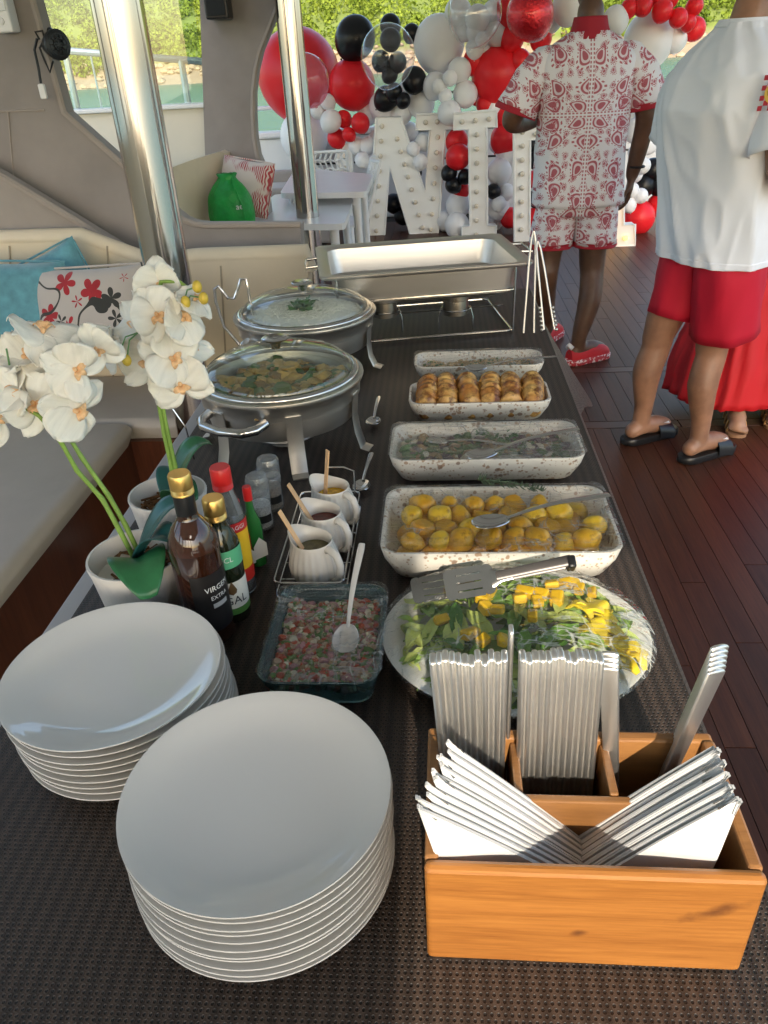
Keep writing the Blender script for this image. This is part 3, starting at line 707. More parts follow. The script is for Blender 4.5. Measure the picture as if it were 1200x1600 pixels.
# many-coloured chopped food, one mass
def chunks(name, parent, mats, n, xr, yr, zf, size, seed, label=None, inside=None, cat=None):
    rr = random.Random(seed); mb = MB(); mi = []
    for k in range(n):
        x, y = rr.uniform(*xr), rr.uniform(*yr)
        if inside and not inside(x, y): continue
        s = rr.uniform(*size); e = [s * rr.uniform(.6, 1.4) for _ in range(3)]; e[2] *= .6
        q = Matrix.Rotation(rr.random() * 6, 3, 'Z') @ Matrix.Rotation(rr.uniform(-.6, .6), 3, 'X')
        c = Vector((x, y, zf(x, y) + rr.uniform(-.003, .002))); f0 = len(mb.f)
        mb.loft([[c + q @ Vector((a * (1 + .2 * rr.uniform(-1, 1)), b, z)) for a, b in rrect(e[0] * g, e[1] * g, e[0] * .25, 1)] for g, z in ((.75, -e[2] / 2), (1, 0), (.7, e[2] / 2))])
        m_ = rr.choices(range(len(mats)), [w_ for _, w_ in mats])[0]; mi += [m_] * (len(mb.f) - f0)
    me = mb.mesh(name, None, 50)
    for m_, _ in mats: me.materials.append(m_)
    if len(me.polygons) == len(mi): me.polygons.foreach_set('material_index', mi)
    o = put(name, me, parent)
    return tagp(o, label, cat, kind='stuff')
fm = lambda n, c, r=.35: mat(n, c, r, var=.25, vs=60, sub=.1, subr=(.005, .002, .001))
onion, tomato, coriander, fish, palechunk = fm('onion', (.42, .20, .22)), fm('tomato', (.42, .055, .015)), fm('coriander', (.10, .19, .035)), fm('white_fish', (.46, .32, .22)), fm('pale_onion', (.66, .60, .46))
mush, aub, leafy, parsley = fm('mushroom', (.34, .20, .09)), fm('aubergine', (.11, .045, .06)), fm('leafy_green', (.07, .13, .03)), fm('parsley', (.05, .16, .02))
farofa = fm('toasted_meal', (.55, .38, .20), .8)

# ---- dish 2: vegetables under misted film
d2 = dish(-.112, .292, 1.410, 1.600, .062, 'speckled white dish of vegetables under misted cling film')
chunks('vegetables', None, [(mush, 3), (aub, 4), (leafy, 4), (palechunk, 1), (parsley, 1)], 620, (-.085, .265), (1.437, 1.573), lambda x, y: TZ + .034 + .012 * noise.noise((x * 20, y * 20, 3)), (.010, .026), 4, 'dark sauteed vegetables in the misted dish', cat='vegetables')
film_sheet(d2, .404, .190, .067, film_wet, 2)
lay('serving_spoon', sp1, atz(777, 703, TZ + .088), atz(926, 673, TZ + .086), 'steel serving spoon lying on the misted vegetable dish', 'spoon')
lay('serving_fork', spoon_mesh(.20, .05, .026, M['chrome'], .004, .012), atz(700, 690, TZ + .052), atz(790, 703, TZ + .052), 'steel fork lying under the film of the vegetable dish', 'fork')
prs = MB()
def sprig(mb, c, n, r, seed):
    rr = random.Random(seed)
    for k in range(n):
        p = Vector(c) + Vector((rr.gauss(0, r * .5), rr.gauss(0, r * .5), rr.uniform(0, r * .5))); a = rr.uniform(0, 6.28); s = rr.uniform(.25, .45) * r
        e1 = Vector((math.cos(a), math.sin(a), rr.uniform(-.5, .5))) * s; e2 = Vector((-math.sin(a), math.cos(a), rr.uniform(-.5, .5))) * s
        b = mb._add([p - e1, p - e2 * .3 + e1 * .2, p + e1, p + e2 * .8]); mb.f.append((b, b + 1, b + 2, b + 3))
for q, (px, py) in enumerate(((752, 683), (772, 690), (805, 688))): sprig(prs, at(px, py, 1.56) + Vector((0, 0, .008)), 30, .016, q)
tagp(prs.build('parsley_sprig', parsley, None, 0), 'curly parsley sprigs on the misted vegetable dish', 'herb')

# ---- dish 3: six potato rolls
d3 = dish(-.082, .262, 1.715, 1.868, .058, 'speckled white dish holding six golden baked rolls')
rm_ = bpy.data.materials.new('baked_roll'); rm_.use_nodes = True; t = NT(rm_); bb = t.n['Principled BSDF']; v = t.coords('Object')
oi = t.new('ShaderNodeObjectInfo'); ad = t.new('ShaderNodeVectorMath', operation='ADD'); t.link(v, ad.inputs[0]); t.link(oi.outputs['Location'], ad.inputs[1])
c = t.mix(t.ramp(t.noise(ad.outputs[0], 28, 4), [(.35, 0.0), (.65, 1.0)]), (.42, .17, .035), (.68, .42, .13)); c = t.mix(t.ramp(t.noise(ad.outputs[0], 40, 4, .7), [(.46, 0.0), (.60, .9)]), c, (.12, .03, .008))
t.link(c, bb.inputs['Base Color']); bb.inputs['Roughness'].default_value = .38; t.link(t.bump(t.noise(v, 120, 4), .5, .003), bb.inputs['Normal'])
for k, px in enumerate((668, 699, 733, 766, 797, 832)):
    p = at(px, 640, 1.77); mb = MB(); rg = []; rr = random.Random(k)
    for i in range(41):
        u = i / 40; y = -.062 + .124 * u; env = (1 - abs(2 * u - 1) ** 6) ** .5
        r = (.0240 + .0013 * math.sin(u * 7 * PI * 2 + 1) + .002 * rr.uniform(-1, 1)) * max(env, .05)
        rg.append([((r * (1 + .08 * noise.noise((math.cos(a) * 2, y * 60, k)))) * math.cos(a) , y + .004 * math.sin(a), .009 * math.sin(PI * u) + r * math.sin(a)) for a in [2 * PI * j / 18 for j in range(18)]])
    o = put('baked_roll', mb.loft(rg).mesh('baked_roll', rm_, 180), None, (p.x, 1.79, TZ + .049), (R_(14 + rr.uniform(-3, 5)), rr.uniform(-.2, .2), rr.uniform(-.09, .09)), (1.13, 1.08, 1.28))
    tagp(o, 'golden baked ' + ('roll at the left end of', 'roll second from the left in', 'roll third from the left in', 'roll third from the right in', 'roll second from the right in', 'roll at the right end of')[k] + ' the dish of six', 'roll', 'baked rolls')

# ---- dish 4
d4 = dish(-.075, .275, 1.975, 2.105, .055, 'farthest speckled white dish of toasted meal with herbs')
chunks('toasted_meal', None, [(farofa, 8), (leafy, 2), (parsley, 1)], 900, (-.05, .25), (1.995, 2.085), lambda x, y: TZ + .034 + .008 * noise.noise((x * 20, y * 20, 3)), (.004, .010), 8, 'toasted meal with chopped herbs in the farthest dish', cat='side dish')
film_sheet(d4, .350, .130, .060, film, 3)
lay('serving_spoon', spoon_mesh(.25, .062, .042, M['chrome'], .009, .013), atz(762, 572, TZ + .080), atz(880, 563, TZ + .076), 'steel serving spoon lying on the farthest dish', 'spoon')

# ---- salad platter
sx, sy = .104, .905
sal = thing('salad_platter', 'round white platter of green salad with mango under film', 'platter', (sx, sy, TZ + .0025))
MB().lathe([(.01, 0), (.12, 0), (.135, .004), (.178, .018), (.197, .026), (.198, .029), (.194, .029), (.17, .021), (.13, .008), (.01, .006)], 72, 1, .86).build('platter', mat('platter_glaze', (.72, .71, .66), .2, bump=.05, bs=50), sal, 60)
ins = lambda x, y, k=1: ((x - sx) / (.170 * k)) ** 2 + ((y - sy) / (.146 * k)) ** 2 < 1
top = lambda x, y: TZ + .028 + .034 * max(0, 1 - ((x - sx) / .18) ** 2 - ((y - sy) / .155) ** 2) ** .7
rr = random.Random(21); mb = MB(); mi = []
lm = [mat('rocket_leaf', (.13, .27, .035), .4, var=.3, vs=40), mat('lettuce_pale', (.46, .54, .14), .4, var=.25, vs=30), mat('lettuce_mid', (.24, .38, .06), .4, var=.3, vs=30), mat('basil_dark', (.07, .18, .03), .35)]
for k in range(330):
    x, y = rr.uniform(sx - .18, sx + .18), rr.uniform(sy - .15, sy + .15)
    if not ins(x, y): continue
    L = rr.uniform(.03, .075); wd = L * rr.uniform(.22, .45); a = rr.uniform(0, 6.28); z0 = top(x, y) + rr.uniform(-.02, .004); cu = rr.uniform(-.5, .8); tl = rr.uniform(-.35, .35); f0 = len(mb.f)
    ca, sa = math.cos(a), math.sin(a)
    def fn(u, v):
        l = (u - .5) * L; q = (v * 2 - 1); wv = q * wd * .5 * (math.sin(PI * min(1, u * .96 + .02)) ** .7); zz = tl * l - cu * l * l * 9 + abs(wv) * .4 + .002 * math.sin(u * 14 + q * 4)
        xx, yy = x + ca * l - sa * wv, y + sa * l + ca * wv
        return (xx, yy, min(z0 + zz, top(xx, yy) + .006))
    mb.grid(fn, 6, 4); edge = ((x - sx) / .18) ** 2 + ((y - sy) / .155) ** 2
    wts = [3, 2, 3, 1.2] if edge < .45 else [1, 5, 3, .3]
    if x > sx + .06: wts = [1, 5, 3, .3]
    mi += [rr.choices(range(4), wts)[0]] * (len(mb.f) - f0)
me = mb.mesh('salad_leaves', None, 180)
for m_ in lm: me.materials.append(m_)
me.polygons.foreach_set('material_index', mi)
tagp(put('salad_leaves', me), 'mixed green salad leaves heaped on the platter', 'salad', kind='stuff')
mg = mat('mango', (.60, .37, .02), .3, var=.15, vs=60, sub=.2, subr=(.008, .004, .001))
mcube = [MB().box(-.011, .011, -.009, .009, -.008, .008, .003).mesh('mango_cube', mg), MB().box(-.013, .013, -.008, .008, -.007, .007, .003).mesh('mango_cube', mg)]
for q, (px, py) in enumerate(((755, 935), (775, 952), (760, 950), (820, 925), (840, 940), (832, 962), (862, 915), (880, 912), (905, 920), (925, 926), (845, 930), (690, 968), (755, 1000), (785, 1000), (870, 935), (735, 990), (812, 935), (765, 925), (895, 912))):
    p = at(px, py, sy + (960 - py) * .0011); z = top(p.x, p.y); p = atz(px, py, z + .006)
    o = put('mango_cube', mcube[q % 2], None, p, (rr.uniform(-.4, .4), rr.uniform(-.4, .4), rr.random() * 6), rr.uniform(.8, 1.15)); tagp(o, 'yellow mango cube on the green salad', 'mango', 'mango cubes')
ys = mat('yellow_fruit', (.60, .45, .03), .3, var=.1, vs=50, sub=.2, subr=(.008, .006, .001))
for k in range(22):
    p = atz(905 + 4 * k + rr.uniform(-26, 22), 945 + 4.2 * k + rr.uniform(-14, 14), TZ + .064 - .0012 * k)
    mb = MB(); mb.grid(lambda u, v: ((u - .5) * .048, (v - .5) * .013 * (.5 + math.sin(PI * u)), .008 * math.sin(PI * u) + .003 * math.sin(9 * u + k)), 10, 3, .0022)
    o = put('fruit_strip', mb.mesh('fruit_strip', ys, 60), None, p, (rr.uniform(-.4, .4), rr.uniform(-.3, .3), R_(-55 + rr.uniform(-35, 60))), rr.uniform(.8, 1.15)); tagp(o, 'bright yellow fruit strip at the right of the salad', 'fruit', 'yellow fruit strips')
def dome(u, v):
    a = 2 * PI * u; r = v; x = .204 * r * math.cos(a); y = .176 * r * math.sin(a)
    z = .036 + .036 * max(0, 1 - r * r * 1.02) ** .6 if r < .985 else .030
    z += .0035 * noise.noise((x * 40, y * 40, 2)) * (1 if r < .97 else 0) + .006 * max(0, noise.noise((math.cos(a) * 5, math.sin(a) * 5, r * 1.5))) * r * (r < .97)
    return (x, y, z)
MB().grid(dome, 90, 26).build('cling_film', shell('cling_film_dome', (.98, .98, .97), .02, (.78, .78, .74), .08, wr=.95, ws=22, stretch=(1, 1.8, 1), hs=12, wd=.012, ior=1.5, refl=.75, streak=.85, ss=12, sst=(1.2, 5, 1)), sal, 180)
# salad tongs with two slotted heads
tg = thing('salad_tongs', 'steel salad tongs with two slotted heads resting on the salad', 'tongs', (.02, 1.03, TZ + .10))
def slotted(p0, ang, sc_, name):
    mb = MB(); Wd, Ln = .052 * sc_, .066 * sc_
    for k in range(4):                      # bars between the slots
        q = -1 + 2 * k / 3; mb.box(-Ln * .76, -Ln * .10, q * Wd * .36 - .0052, q * Wd * .36 + .0052, -.0006, .0006)
    mb.rings([(Ln * .28, Wd * .95, Wd * .22, -.0007), (Ln * .28, Wd * .95, Wd * .22, .0007)], -Ln * .86, 0, 4)
    mb.rings([(Ln * .30, Wd * .92, Wd * .2, -.0007), (Ln * .30, Wd * .92, Wd * .2, .0007)], -Ln * .0, 0, 4)
    mb.tube([(Ln * .08, 0, 0), (Ln * .3, 0, .003), (Ln * .55, 0, .004)], [Wd * .30, Wd * .16, Wd * .14], 10, asp=.12, up=(0, 0, 1))
    return put(name, mb.mesh(name, M['chrome'], 40), tg, Vector(p0) - Vector(tg.location), ang)
pa, pb = at(775, 905, .955), at(892, 880, .965)
d_ = (pb - pa).normalized(); az = math.atan2(d_.y, d_.x)
slotted(at(762, 908, .955) + Vector((0, 0, .004)), (R_(38), R_(-8), az), 1.0, 'slotted_head'); slotted(at(706, 912, .968) - Vector((0, 0, .003)), (R_(22), R_(-4), az + .06), .95, 'slotted_head')
for k, dz in enumerate((.006, -.008)):
    MB().tube([Vector(p) + Vector((0, k * .012, dz)) - Vector(tg.location) for p in (pa, pa.lerp(pb, .5), pb)], [.008, .0085, .0095], 10, asp=.35, up=(0, -.5, 1)).build('handle', mat('tong_grip', (.10, .09, .085), .35, .3), tg)
MB().box(-.006, .006, -.010, .010, -.011, .011, .003).build('end_cap', M['black_plastic'], tg, loc=pb - Vector(tg.location), rot=(.6, 0, az))

# ---- glass dish of ceviche
cev = thing('glass_dish', 'blue tinted glass dish of chopped ceviche under cling film', 'dish', (-.176, .885, TZ + .0025), R_(0))
gm = mat('tinted_glass', (.22, .42, .46), .05, trans=.85, ior=1.3)
MB().rings([(.140, .196, .02, 0), (.150, .206, .024, .004), (.168, .226, .028, .044), (.172, .230, .03, .050), (.166, .224, .028, .051), (.156, .214, .026, .044), (.142, .198, .022, .007), (.10, .15, .01, .005)], n=5).build('glass_body', gm, cev, 50)
chunks('ceviche', None, [(onion, 4), (tomato, 5), (coriander, 4), (fish, 5), (palechunk, 2), (mush, 1)], 2100, (-.247, -.105), (.787, .983), lambda x, y: TZ + .030 + .008 * noise.noise((x * 25, y * 25, 9)), (.004, .013), 5, 'chopped tomato onion coriander ceviche in the glass dish', cat='ceviche')
film_sheet(cev, .172, .230, .055, film, 5, .004)
wp = mat('white_cutlery_plastic', (.62, .58, .54), .3)
spm = MB()
lay('serving_spoon', spoon_mesh(.178, .046, .038, wp, .010, .012, bend=.02), at(547, 1000, .885) + Vector((0, 0, .032)), at(567, 874, .985) + Vector((0, 0, .01)), 'white plastic serving spoon standing in the ceviche', 'spoon')

# ---- jugs on a wire rack with wooden sticks
cer = mat('cream_ceramic', (.74, .69, .62), .25, coat=.2, var=.02)
birch = wood('birch_stick', (.62, .36, .17), (.78, .50, .27), .6, (40, 40, 6), coat=0)
jm = MB()
jm.lathe([(.028, 0, 0), (.036, .002, .2), (.0425, .014, 1), (.0435, .030, 1), (.041, .048, 1), (.0365, .062, .8), (.034, .070, .1), (.0345, .075, 0), (.0335, .077, 0), (.0318, .075, 0), (.031, .060, 0), (.033, .03, 0), (.030, .008, 0), (.01, .006, 0)], 96, rib=(.034, 22))
jm.v = [(p[0] - (.020 * max(0, (p[2] - .056) / .02) * max(0, (-p[0] / .034)) ** 3 if p[0] < 0 else 0), p[1], p[2] + (.008 * max(0, (p[2] - .06) / .016) * max(0, (-p[0] / .034)) ** 3 if p[0] < 0 else 0)) for p in jm.v]
jbody = jm.mesh('jug_body', cer, 60)
jh = MB().tube([(.030, 0, .066), (.040, 0, .072), (.056, 0, .066), (.064, 0, .048), (.061, 0, .028), (.052, 0, .014), (.040, 0, .010)], [.007, .007, .0066, .0066, .0066, .006, .006], 10, asp=.8).mesh('handle', cer, 180)
sauces = (('herb_sauce', (.10, .085, .03), 'green herb sauce', 'nearest'), ('dark_sauce', (.10, .012, .008), 'dark red sauce', 'middle'), ('mustard_sauce', (.62, .36, .02), 'yellow mustard sauce', 'farthest'))
for k, ((X, Y), (s0, s1)) in enumerate(zip(((-.222, 1.085), (-.217, 1.178), (-.212, 1.272)), (((478, 866), (436, 798)), ((490, 818), (450, 756)), ((508, 775), (512, 703))))):
    nm, colr_, sn, pos = sauces[k]
    t = thing('sauce_jug', '%s ribbed cream jug on the wire rack holding %s' % (pos, sn), 'jug', (X, Y, TZ + .0075), R_(-38), 'sauce jugs')
    put('jug_body', jbody, t); put('handle', jh, t)
    MB().lathe([(.0005, .056), (.031, .056), (.0312, .0562)], 32, cap0=False).build('sauce', mat(nm, colr_, .15, var=.3, vs=90), t)
    b_ = at(s0[0], s0[1], Y); tp = at(s1[0], s1[1], Y + .01); dd = (tp - b_).normalized()
    st = put('wooden_stick', MB().box(-.0055, .0055, -.0012, .0012, -.02, (tp - b_).length, .001).mesh('wooden_stick', birch)); st.location = b_; st.rotation_euler = dd.to_track_quat('Z', 'Y').to_euler()
    tagp(st, 'flat wooden stirring stick standing in the %s sauce jug' % pos, 'stick', 'wooden sticks')
rk_ = thing('wire_rack', 'small chromed wire rack under the three sauce jugs', 'rack', (-.225, 1.18, TZ + .0025))
for z in (.0025, .034):
    MB().tube([(x, y, z) for x, y in rrect(.118, .310, .012, 3)], .0019, 6, closed=True).build('wire_loop', M['wire'], rk_)
for x, y in ((-.057, -.150), (.057, -.150), (-.057, .150), (.057, .150)): MB().tube([(x, y, .0), (x, y, .036)], .0019, 6).build('upright', M['wire'], rk_)
for y in (-.1, -.05, 0, .05, .1): MB().tube([(-.058, y, .0025), (.058, y, .0025)], .0013, 6).build('cross_wire', M['wire'], rk_)
MB().tube([(.05, .150, .034), (.05, .156, .08), (.03, .157, .088), (.0, .157, .088)], .0019, 6).build('grip', M['wire'], rk_)

# ---- bottles
gold = mat('gold_cap', (.72, .46, .14), .3, .9, bump=.1, bs=60); redc = mat('red_cap', (.62, .02, .02), .3)
def text_mesh(s, size, m, name='print', align='CENTER'):
    cu = bpy.data.curves.new('txt', 'FONT'); cu.body = s; cu.size = size; cu.align_x = align; cu.align_y = 'CENTER'; cu.extrude = 0; cu.resolution_u = 3
    o = bpy.data.objects.new('tmp', cu); C.objects.link(o); dg = bpy.context.evaluated_depsgraph_get(); dg.update()
    me = bpy.data.meshes.new_from_object(o.evaluated_get(dg)); bpy.data.objects.remove(o); me.name = name
    bm = bmesh.new(); bm.from_mesh(me); bmesh.ops.triangulate(bm, faces=bm.faces)
    bmesh.ops.subdivide_edges(bm, edges=[e for e in bm.edges if e.calc_length() > size * .25], cuts=2); bm.to_mesh(me); bm.free()
    me.materials.clear(); me.materials.append(m); return me
def wrap(me, r, ang, z):
    for v in me.vertices: a = ang + v.co.x / r; v.co = Vector((r * math.cos(a), r * math.sin(a), z + v.co.y))
    return me
def label_band(r, z0, z1, a0, a1, m, name, parent, n=20):
    return MB().grid(lambda u, v: (r * math.cos(a0 + (a1 - a0) * u), r * math.sin(a0 + (a1 - a0) * u), z0 + (z1 - z0) * v), n, 2).build(name, m, parent, 180)
white_print = mat('white_print', (.72, .72, .70), .5); black_print = mat('black_print', (.02, .02, .02), .5)
def bottle(X, Y, prof, gm_, cap, label, rz=0):
    t = thing('bottle', label, 'bottle', (X, Y, TZ + .0025), rz)
    MB().lathe(prof, 40).build('glass_body', gm_, t, 60)
    r, z0, z1, cm = cap
    mb = MB(); L = [(r, z0)]
    for k in range(4): L += [(r, z0 + .002 + k * .002), (r * .965, z0 + .003 + k * .002)]
    L += [(r, z0 + .011), (r, z1 - .003), (r * .9, z1), (.001, z1)]
    mb.lathe(L, 36).build('screw_cap', cm, t, 40); return t
dg1 = mat('dark_syrup_glass', (.030, .009, .004), .04, spec=.6, coat=.6); dg2 = mat('dark_green_glass', (.012, .016, .008), .05, coat=.5)
clear = mat('clear_bottle_glass', (.9, .92, .9), .03, trans=.9, ior=1.2)
t = bottle(-.370, .935, [(.03, 0), (.0365, .003), (.0375, .012), (.0375, .165), (.0355, .185), (.027, .203), (.0165, .217), (.0145, .228), (.0145, .262), (.001, .262)], dg1, (.0165, .258, .290, gold), 'tall dark bottle with gold screw cap and black label')
MB().lathe([(.0376, .170), (.0358, .186), (.0272, .204), (.0167, .218)], 40, cap0=False, cap1=False).build('shoulder', mat('clear_shoulder', (.05, .018, .010), .03, coat=.6), t, 60)
MB().lathe([(.0150, .226), (.0152, .227), (.0152, .257), (.0150, .258)], 32).build('neck_sleeve', M['black_plastic'], t)
label_band(.0379, .03, .135, R_(-95), R_(20), mat('black_label', (.016, .014, .014), .4), 'paper_label', t)
put('print', wrap(text_mesh('VIRGEM', .013, white_print), .0382, R_(-32), .108), t); put('print', wrap(text_mesh('EXTRA', .010, white_print), .0382, R_(-32), .092), t)
label_band(.0382, .074, .082, R_(-52), R_(-12), mat('silver_print', (.4, .4, .4), .4), 'print_bar', t)
t = bottle(-.346, .985, [(.024, 0), (.0285, .003), (.029, .01), (.029, .125), (.027, .148), (.018, .168), (.0145, .178), (.0145, .195), (.001, .195)], dg2, (.0168, .186, .222, gold), 'short dark bottle with gold cap and green and cream labels')
label_band(.0294, .032, .082, R_(-140), R_(20), mat('cream_label', (.72, .70, .62), .5), 'paper_label', t); label_band(.0295, .020, .0315, R_(-140), R_(20), mat('green_label', (.10, .28, .06), .5), 'label_foot', t)
label_band(.0294, .108, .140, R_(-140), R_(30), mat('mint_label', (.10, .42, .22), .5), 'neck_label', t)
put('print', wrap(text_mesh('GAL', .021, black_print), .0299, R_(-55), .047), t); put('print', wrap(text_mesh('CL', .013, white_print), .0299, R_(-58), .124), t)
MB().lathe([(.0001, .0), (.006, .004), (.0075, .010), (.004, .018), (.0003, .026)], 12, 1, .25).build('drop_emblem', mat('drop_brown', (.12, .07, .03), .3), t, loc=(.0296 * math.cos(R_(-62)), .0296 * math.sin(R_(-62)), .058), rot=(0, 0, R_(28)))
t = bottle(-.350, 1.055, [(.022, 0), (.027, .003), (.0275, .01), (.0275, .085), (.0275, .130), (.024, .160), (.0165, .190), (.0145, .2), (.0145, .215), (.001, .215)], clear, (.0165, .200, .238, redc), 'clear sauce bottle with red cap and yellow label')
MB().lathe([(.020, .004), (.0255, .006), (.0255, .135), (.001, .136)], 32).build('sauce_fill', mat('soy_fill', (.05, .008, .004), .1), t)
label_band(.0279, .055, .128, R_(-150), R_(20), mat('yellow_label', (.80, .48, .02), .45), 'paper_label', t); label_band(.0281, .030, .055, R_(-150), R_(20), mat('red_label', (.62, .03, .02), .45), 'label_foot', t); label_band(.0282, .128, .146, R_(-150), R_(20), mat('red_banner', (.55, .02, .02), .45), 'label_banner', t)
put('print', wrap(text_mesh('MAGGI', .011, white_print), .0285, R_(-55), .137), t)
MB().lathe([(.0002, .0), (.006, .0), (.006, .0006), (.0002, .0006)], 16).build('round_emblem', black_print, t, loc=(.0281 * math.cos(R_(-60)), .0281 * math.sin(R_(-60)), .075), rot=(0, R_(90), R_(-60)))
for q, (X, Y, sc_) in enumerate(((-.336, 1.135, 1.0), (-.352, 1.112, .92))):
    t = bottle(X, Y, [(.012, 0), (.0165, .002), (.0168, .01), (.0168, .075), (.0145, .092), (.0075, .112), (.006, .138), (.001, .138)], mat('green_glass', (.02, .16, .03), .05, coat=.5) if q == 0 else mat('pepper_sauce', (.35, .03, .015), .08, coat=.4), (.0078, .132, .158, redc), 'small green pepper sauce bottle with red cap' if q == 0 else 'small red pepper sauce bottle half hidden behind the yellow label bottle')
    t.scale = (sc_,) * 3
    MB().prism([Vector((-.013, 0, 0)), Vector((.013, 0, 0)), Vector((.013, 0, .026)), Vector((0, 0, .042)), Vector((-.013, 0, .026))], (0, .0004, 0)).build('paper_label', MATS['cream_label'], t, loc=(.012, -.0125, .02), rot=(0, 0, R_(42)))
    label_band(.0171, .026, .040, R_(-85), R_(-10), mat('label_print_strip', (.30, .24, .2), .5), 'print_strip', t)
acr = shell('clear_acrylic', (.90, .92, .92), .22, (.7, .7, .7), .03, hs=40, ior=1.6, wr=.3, ws=40)
for q, (X, Y, lab, fl) in enumerate(((-.352, 1.262, 'near clear salt grinder with transparent cap', (.75, .73, .70)), (-.345, 1.335, 'far clear pepper grinder with transparent cap', (.33, .27, .22)))):
    t = thing('grinder', lab, 'grinder', (X, Y, TZ + .0025), 0, 'clear grinders')
    MB().lathe([(.016, 0), (.0225, .002), (.0228, .012), (.021, .03), (.0215, .06), (.0225, .07), (.019, .076), (.001, .076)], 32).build('glass_body', acr, t, 60)
    MB().lathe([(.015, .003), (.0195, .006), (.0195, .052), (.001, .054)], 24).build('filling', mat('grinder_fill_%d' % q, fl, .7, var=.4, vs=300, bump=.6, bs=400), t)
    MB().lathe([(.019, .077), (.0225, .079), (.0222, .104), (.019, .112), (.017, .110), (.001, .110)], 28, rib=(.02, 14)).build('cap', acr, t, 60)
    label_band(.0222, .018, .034, R_(-110), R_(-20), black_print, 'print_band', t)
mb = MB(); mb.grid(lambda u, v: ((u - .5) * .05, (v - .5) * .02 + .01 * math.sin(3 * u), .05 * v + .01 * noise.noise((u * 4, v * 4, 0))), 12, 10)
o = mb.build('plastic_packet', film, None, 180, loc=(-.37, 1.40, TZ + .004), rot=(0, 0, .4)); tagp(o, 'crumpled clear plastic packet behind the grinders', 'packet')

# ---- round chafing dishes
food_h = fm('stew_chicken', (.58, .36, .11)); food_b = fm('stew_brown', (.28, .15, .04)); rice_m = mat('rice', (.80, .77, .68), .45, var=.05, vs=80)
lid_mist = shell('misted_lid_glass', (.84, .88, .82), .34, (.50, .52, .42), .02, hs=14, ior=1.5, patch=(.35, .75)); lid_clear = shell('lid_glass', (.92, .95, .93), .05, (.7, .72, .7), .02, hs=6, ior=1.5)
def chafer(X, Y, r, rimz, mist, label, yaw):
    t = thing('chafing_dish', label, 'chafing dish', (X, Y, TZ + .0025), yaw, 'round chafing dishes')
    z = rimz
    MB().lathe([(.02, z - .100), (r * .80, z - .100), (r * .885, z - .092), (r * .905, z - .075), (r * .915, z - .048), (r * .955, z - .044), (r * .965, z - .020), (r, z - .010), (r * 1.012, z - .004), (r * 1.008, z), (r * .97, z - .001), (r * .90, z - .004), (r * .88, z - .03), (r * .84, z - .06), (.01, z - .062)], 96).build('pan_body', M['steel'], t, 35)
    lr = r * .955
    MB().lathe([(lr, z + .001), (lr * 1.01, z + .004), (lr * .995, z + .010), (lr * .935, z + .012), (lr * .925, z + .008)], 96, cap0=False, cap1=False).build('lid_rim', M['chrome'], t, 180)
    L = [(lr * .93 * math.cos(a), z + .010 + .052 * math.sin(a)) for a in [PI / 2 * i / 14 * .985 for i in range(15)]]
    MB().lathe(L, 72, cap0=False, cap1=False).build('lid_glass', lid_mist if mist else lid_clear, t, 180)
    kb = MB().lathe([(.010, z + .061), (.012, z + .066), (.014, z + .074), (.030, z + .082), (.031, z + .085), (.026, z + .087), (.001, z + .084)], 32).build('lid_knob', M['chrome'], t)
    for s in (-1, 1):                       # the two loop handles
        a = [(-.075, 0), (-.072, .030), (-.05, .052), (0, .060), (.05, .052), (.072, .030), (.075, 0)]
        MB().tube([(p[0], -s * (r * .90 + p[1]), z - .040 - .10 * p[1]) for p in a], [.011, .0105, .010, .0095, .010, .0105, .011], 10).build('handle', M['chrome'], t)
    for a in (-128, -72, -15, 50, 110, 170):                      # flat bent legs
        a = R_(a) - yaw; ca, sa = math.cos(a), math.sin(a)
        pts = [(r * .968, z - .030), (r * .955, z - .05), (r * .94, z - .085), (r * .96, z - .12), (r * 1.02, .008), (r * 1.12, .003)]
        MB().tube([(ca * p, sa * p, q) for p, q in pts], [.018] * 6, 8, asp=.12, up=(ca, sa, .35)).build('leg', M['steel'], t)
    MB().lathe([(.04, .003), (.045, .005), (.045, .04), (.035, .042), (.03, .036), (.001, .036)], 24).build('burner', M['steel'], t)
    MB().tube([(ca_ * r * .45, sa_ * r * .45, .035) for ca_, sa_ in [(math.cos(2 * PI * i / 32), math.sin(2 * PI * i / 32)) for i in range(32)]], .004, 6, closed=True).build('stand_ring', M['steel'], t)
    return t
c1x, c1y, c2x, c2y = -.370, 1.650, -.395, 2.195
chafer(c1x, c1y, .190, .168, True, 'nearer round chafing dish with a misted glass lid', R_(-24))
chafer(c2x, c2y, .205, .155, False, 'farther round chafing dish of white rice under a glass lid', R_(-24))
chunks('stew', None, [(food_h, 4), (food_b, 3), (leafy, 2), (parsley, 1)], 420, (c1x - .16, c1x + .16), (c1y - .16, c1y + .16), lambda x, y: TZ + .140 + .012 * noise.noise((x * 16, y * 16, 5)), (.02, .042), 31, 'pieces of stewed meat with herbs in the misted chafing dish', lambda x, y: (x - c1x) ** 2 + (y - c1y) ** 2 < .158 ** 2, 'stew')
rr = random.Random(8); mb = MB()
mb.lathe([(.171, TZ + .145), (.165, TZ + .152), (.12, TZ + .165), (.06, TZ + .172), (.001, TZ + .173)], 48, X=c2x, Y=c2y)
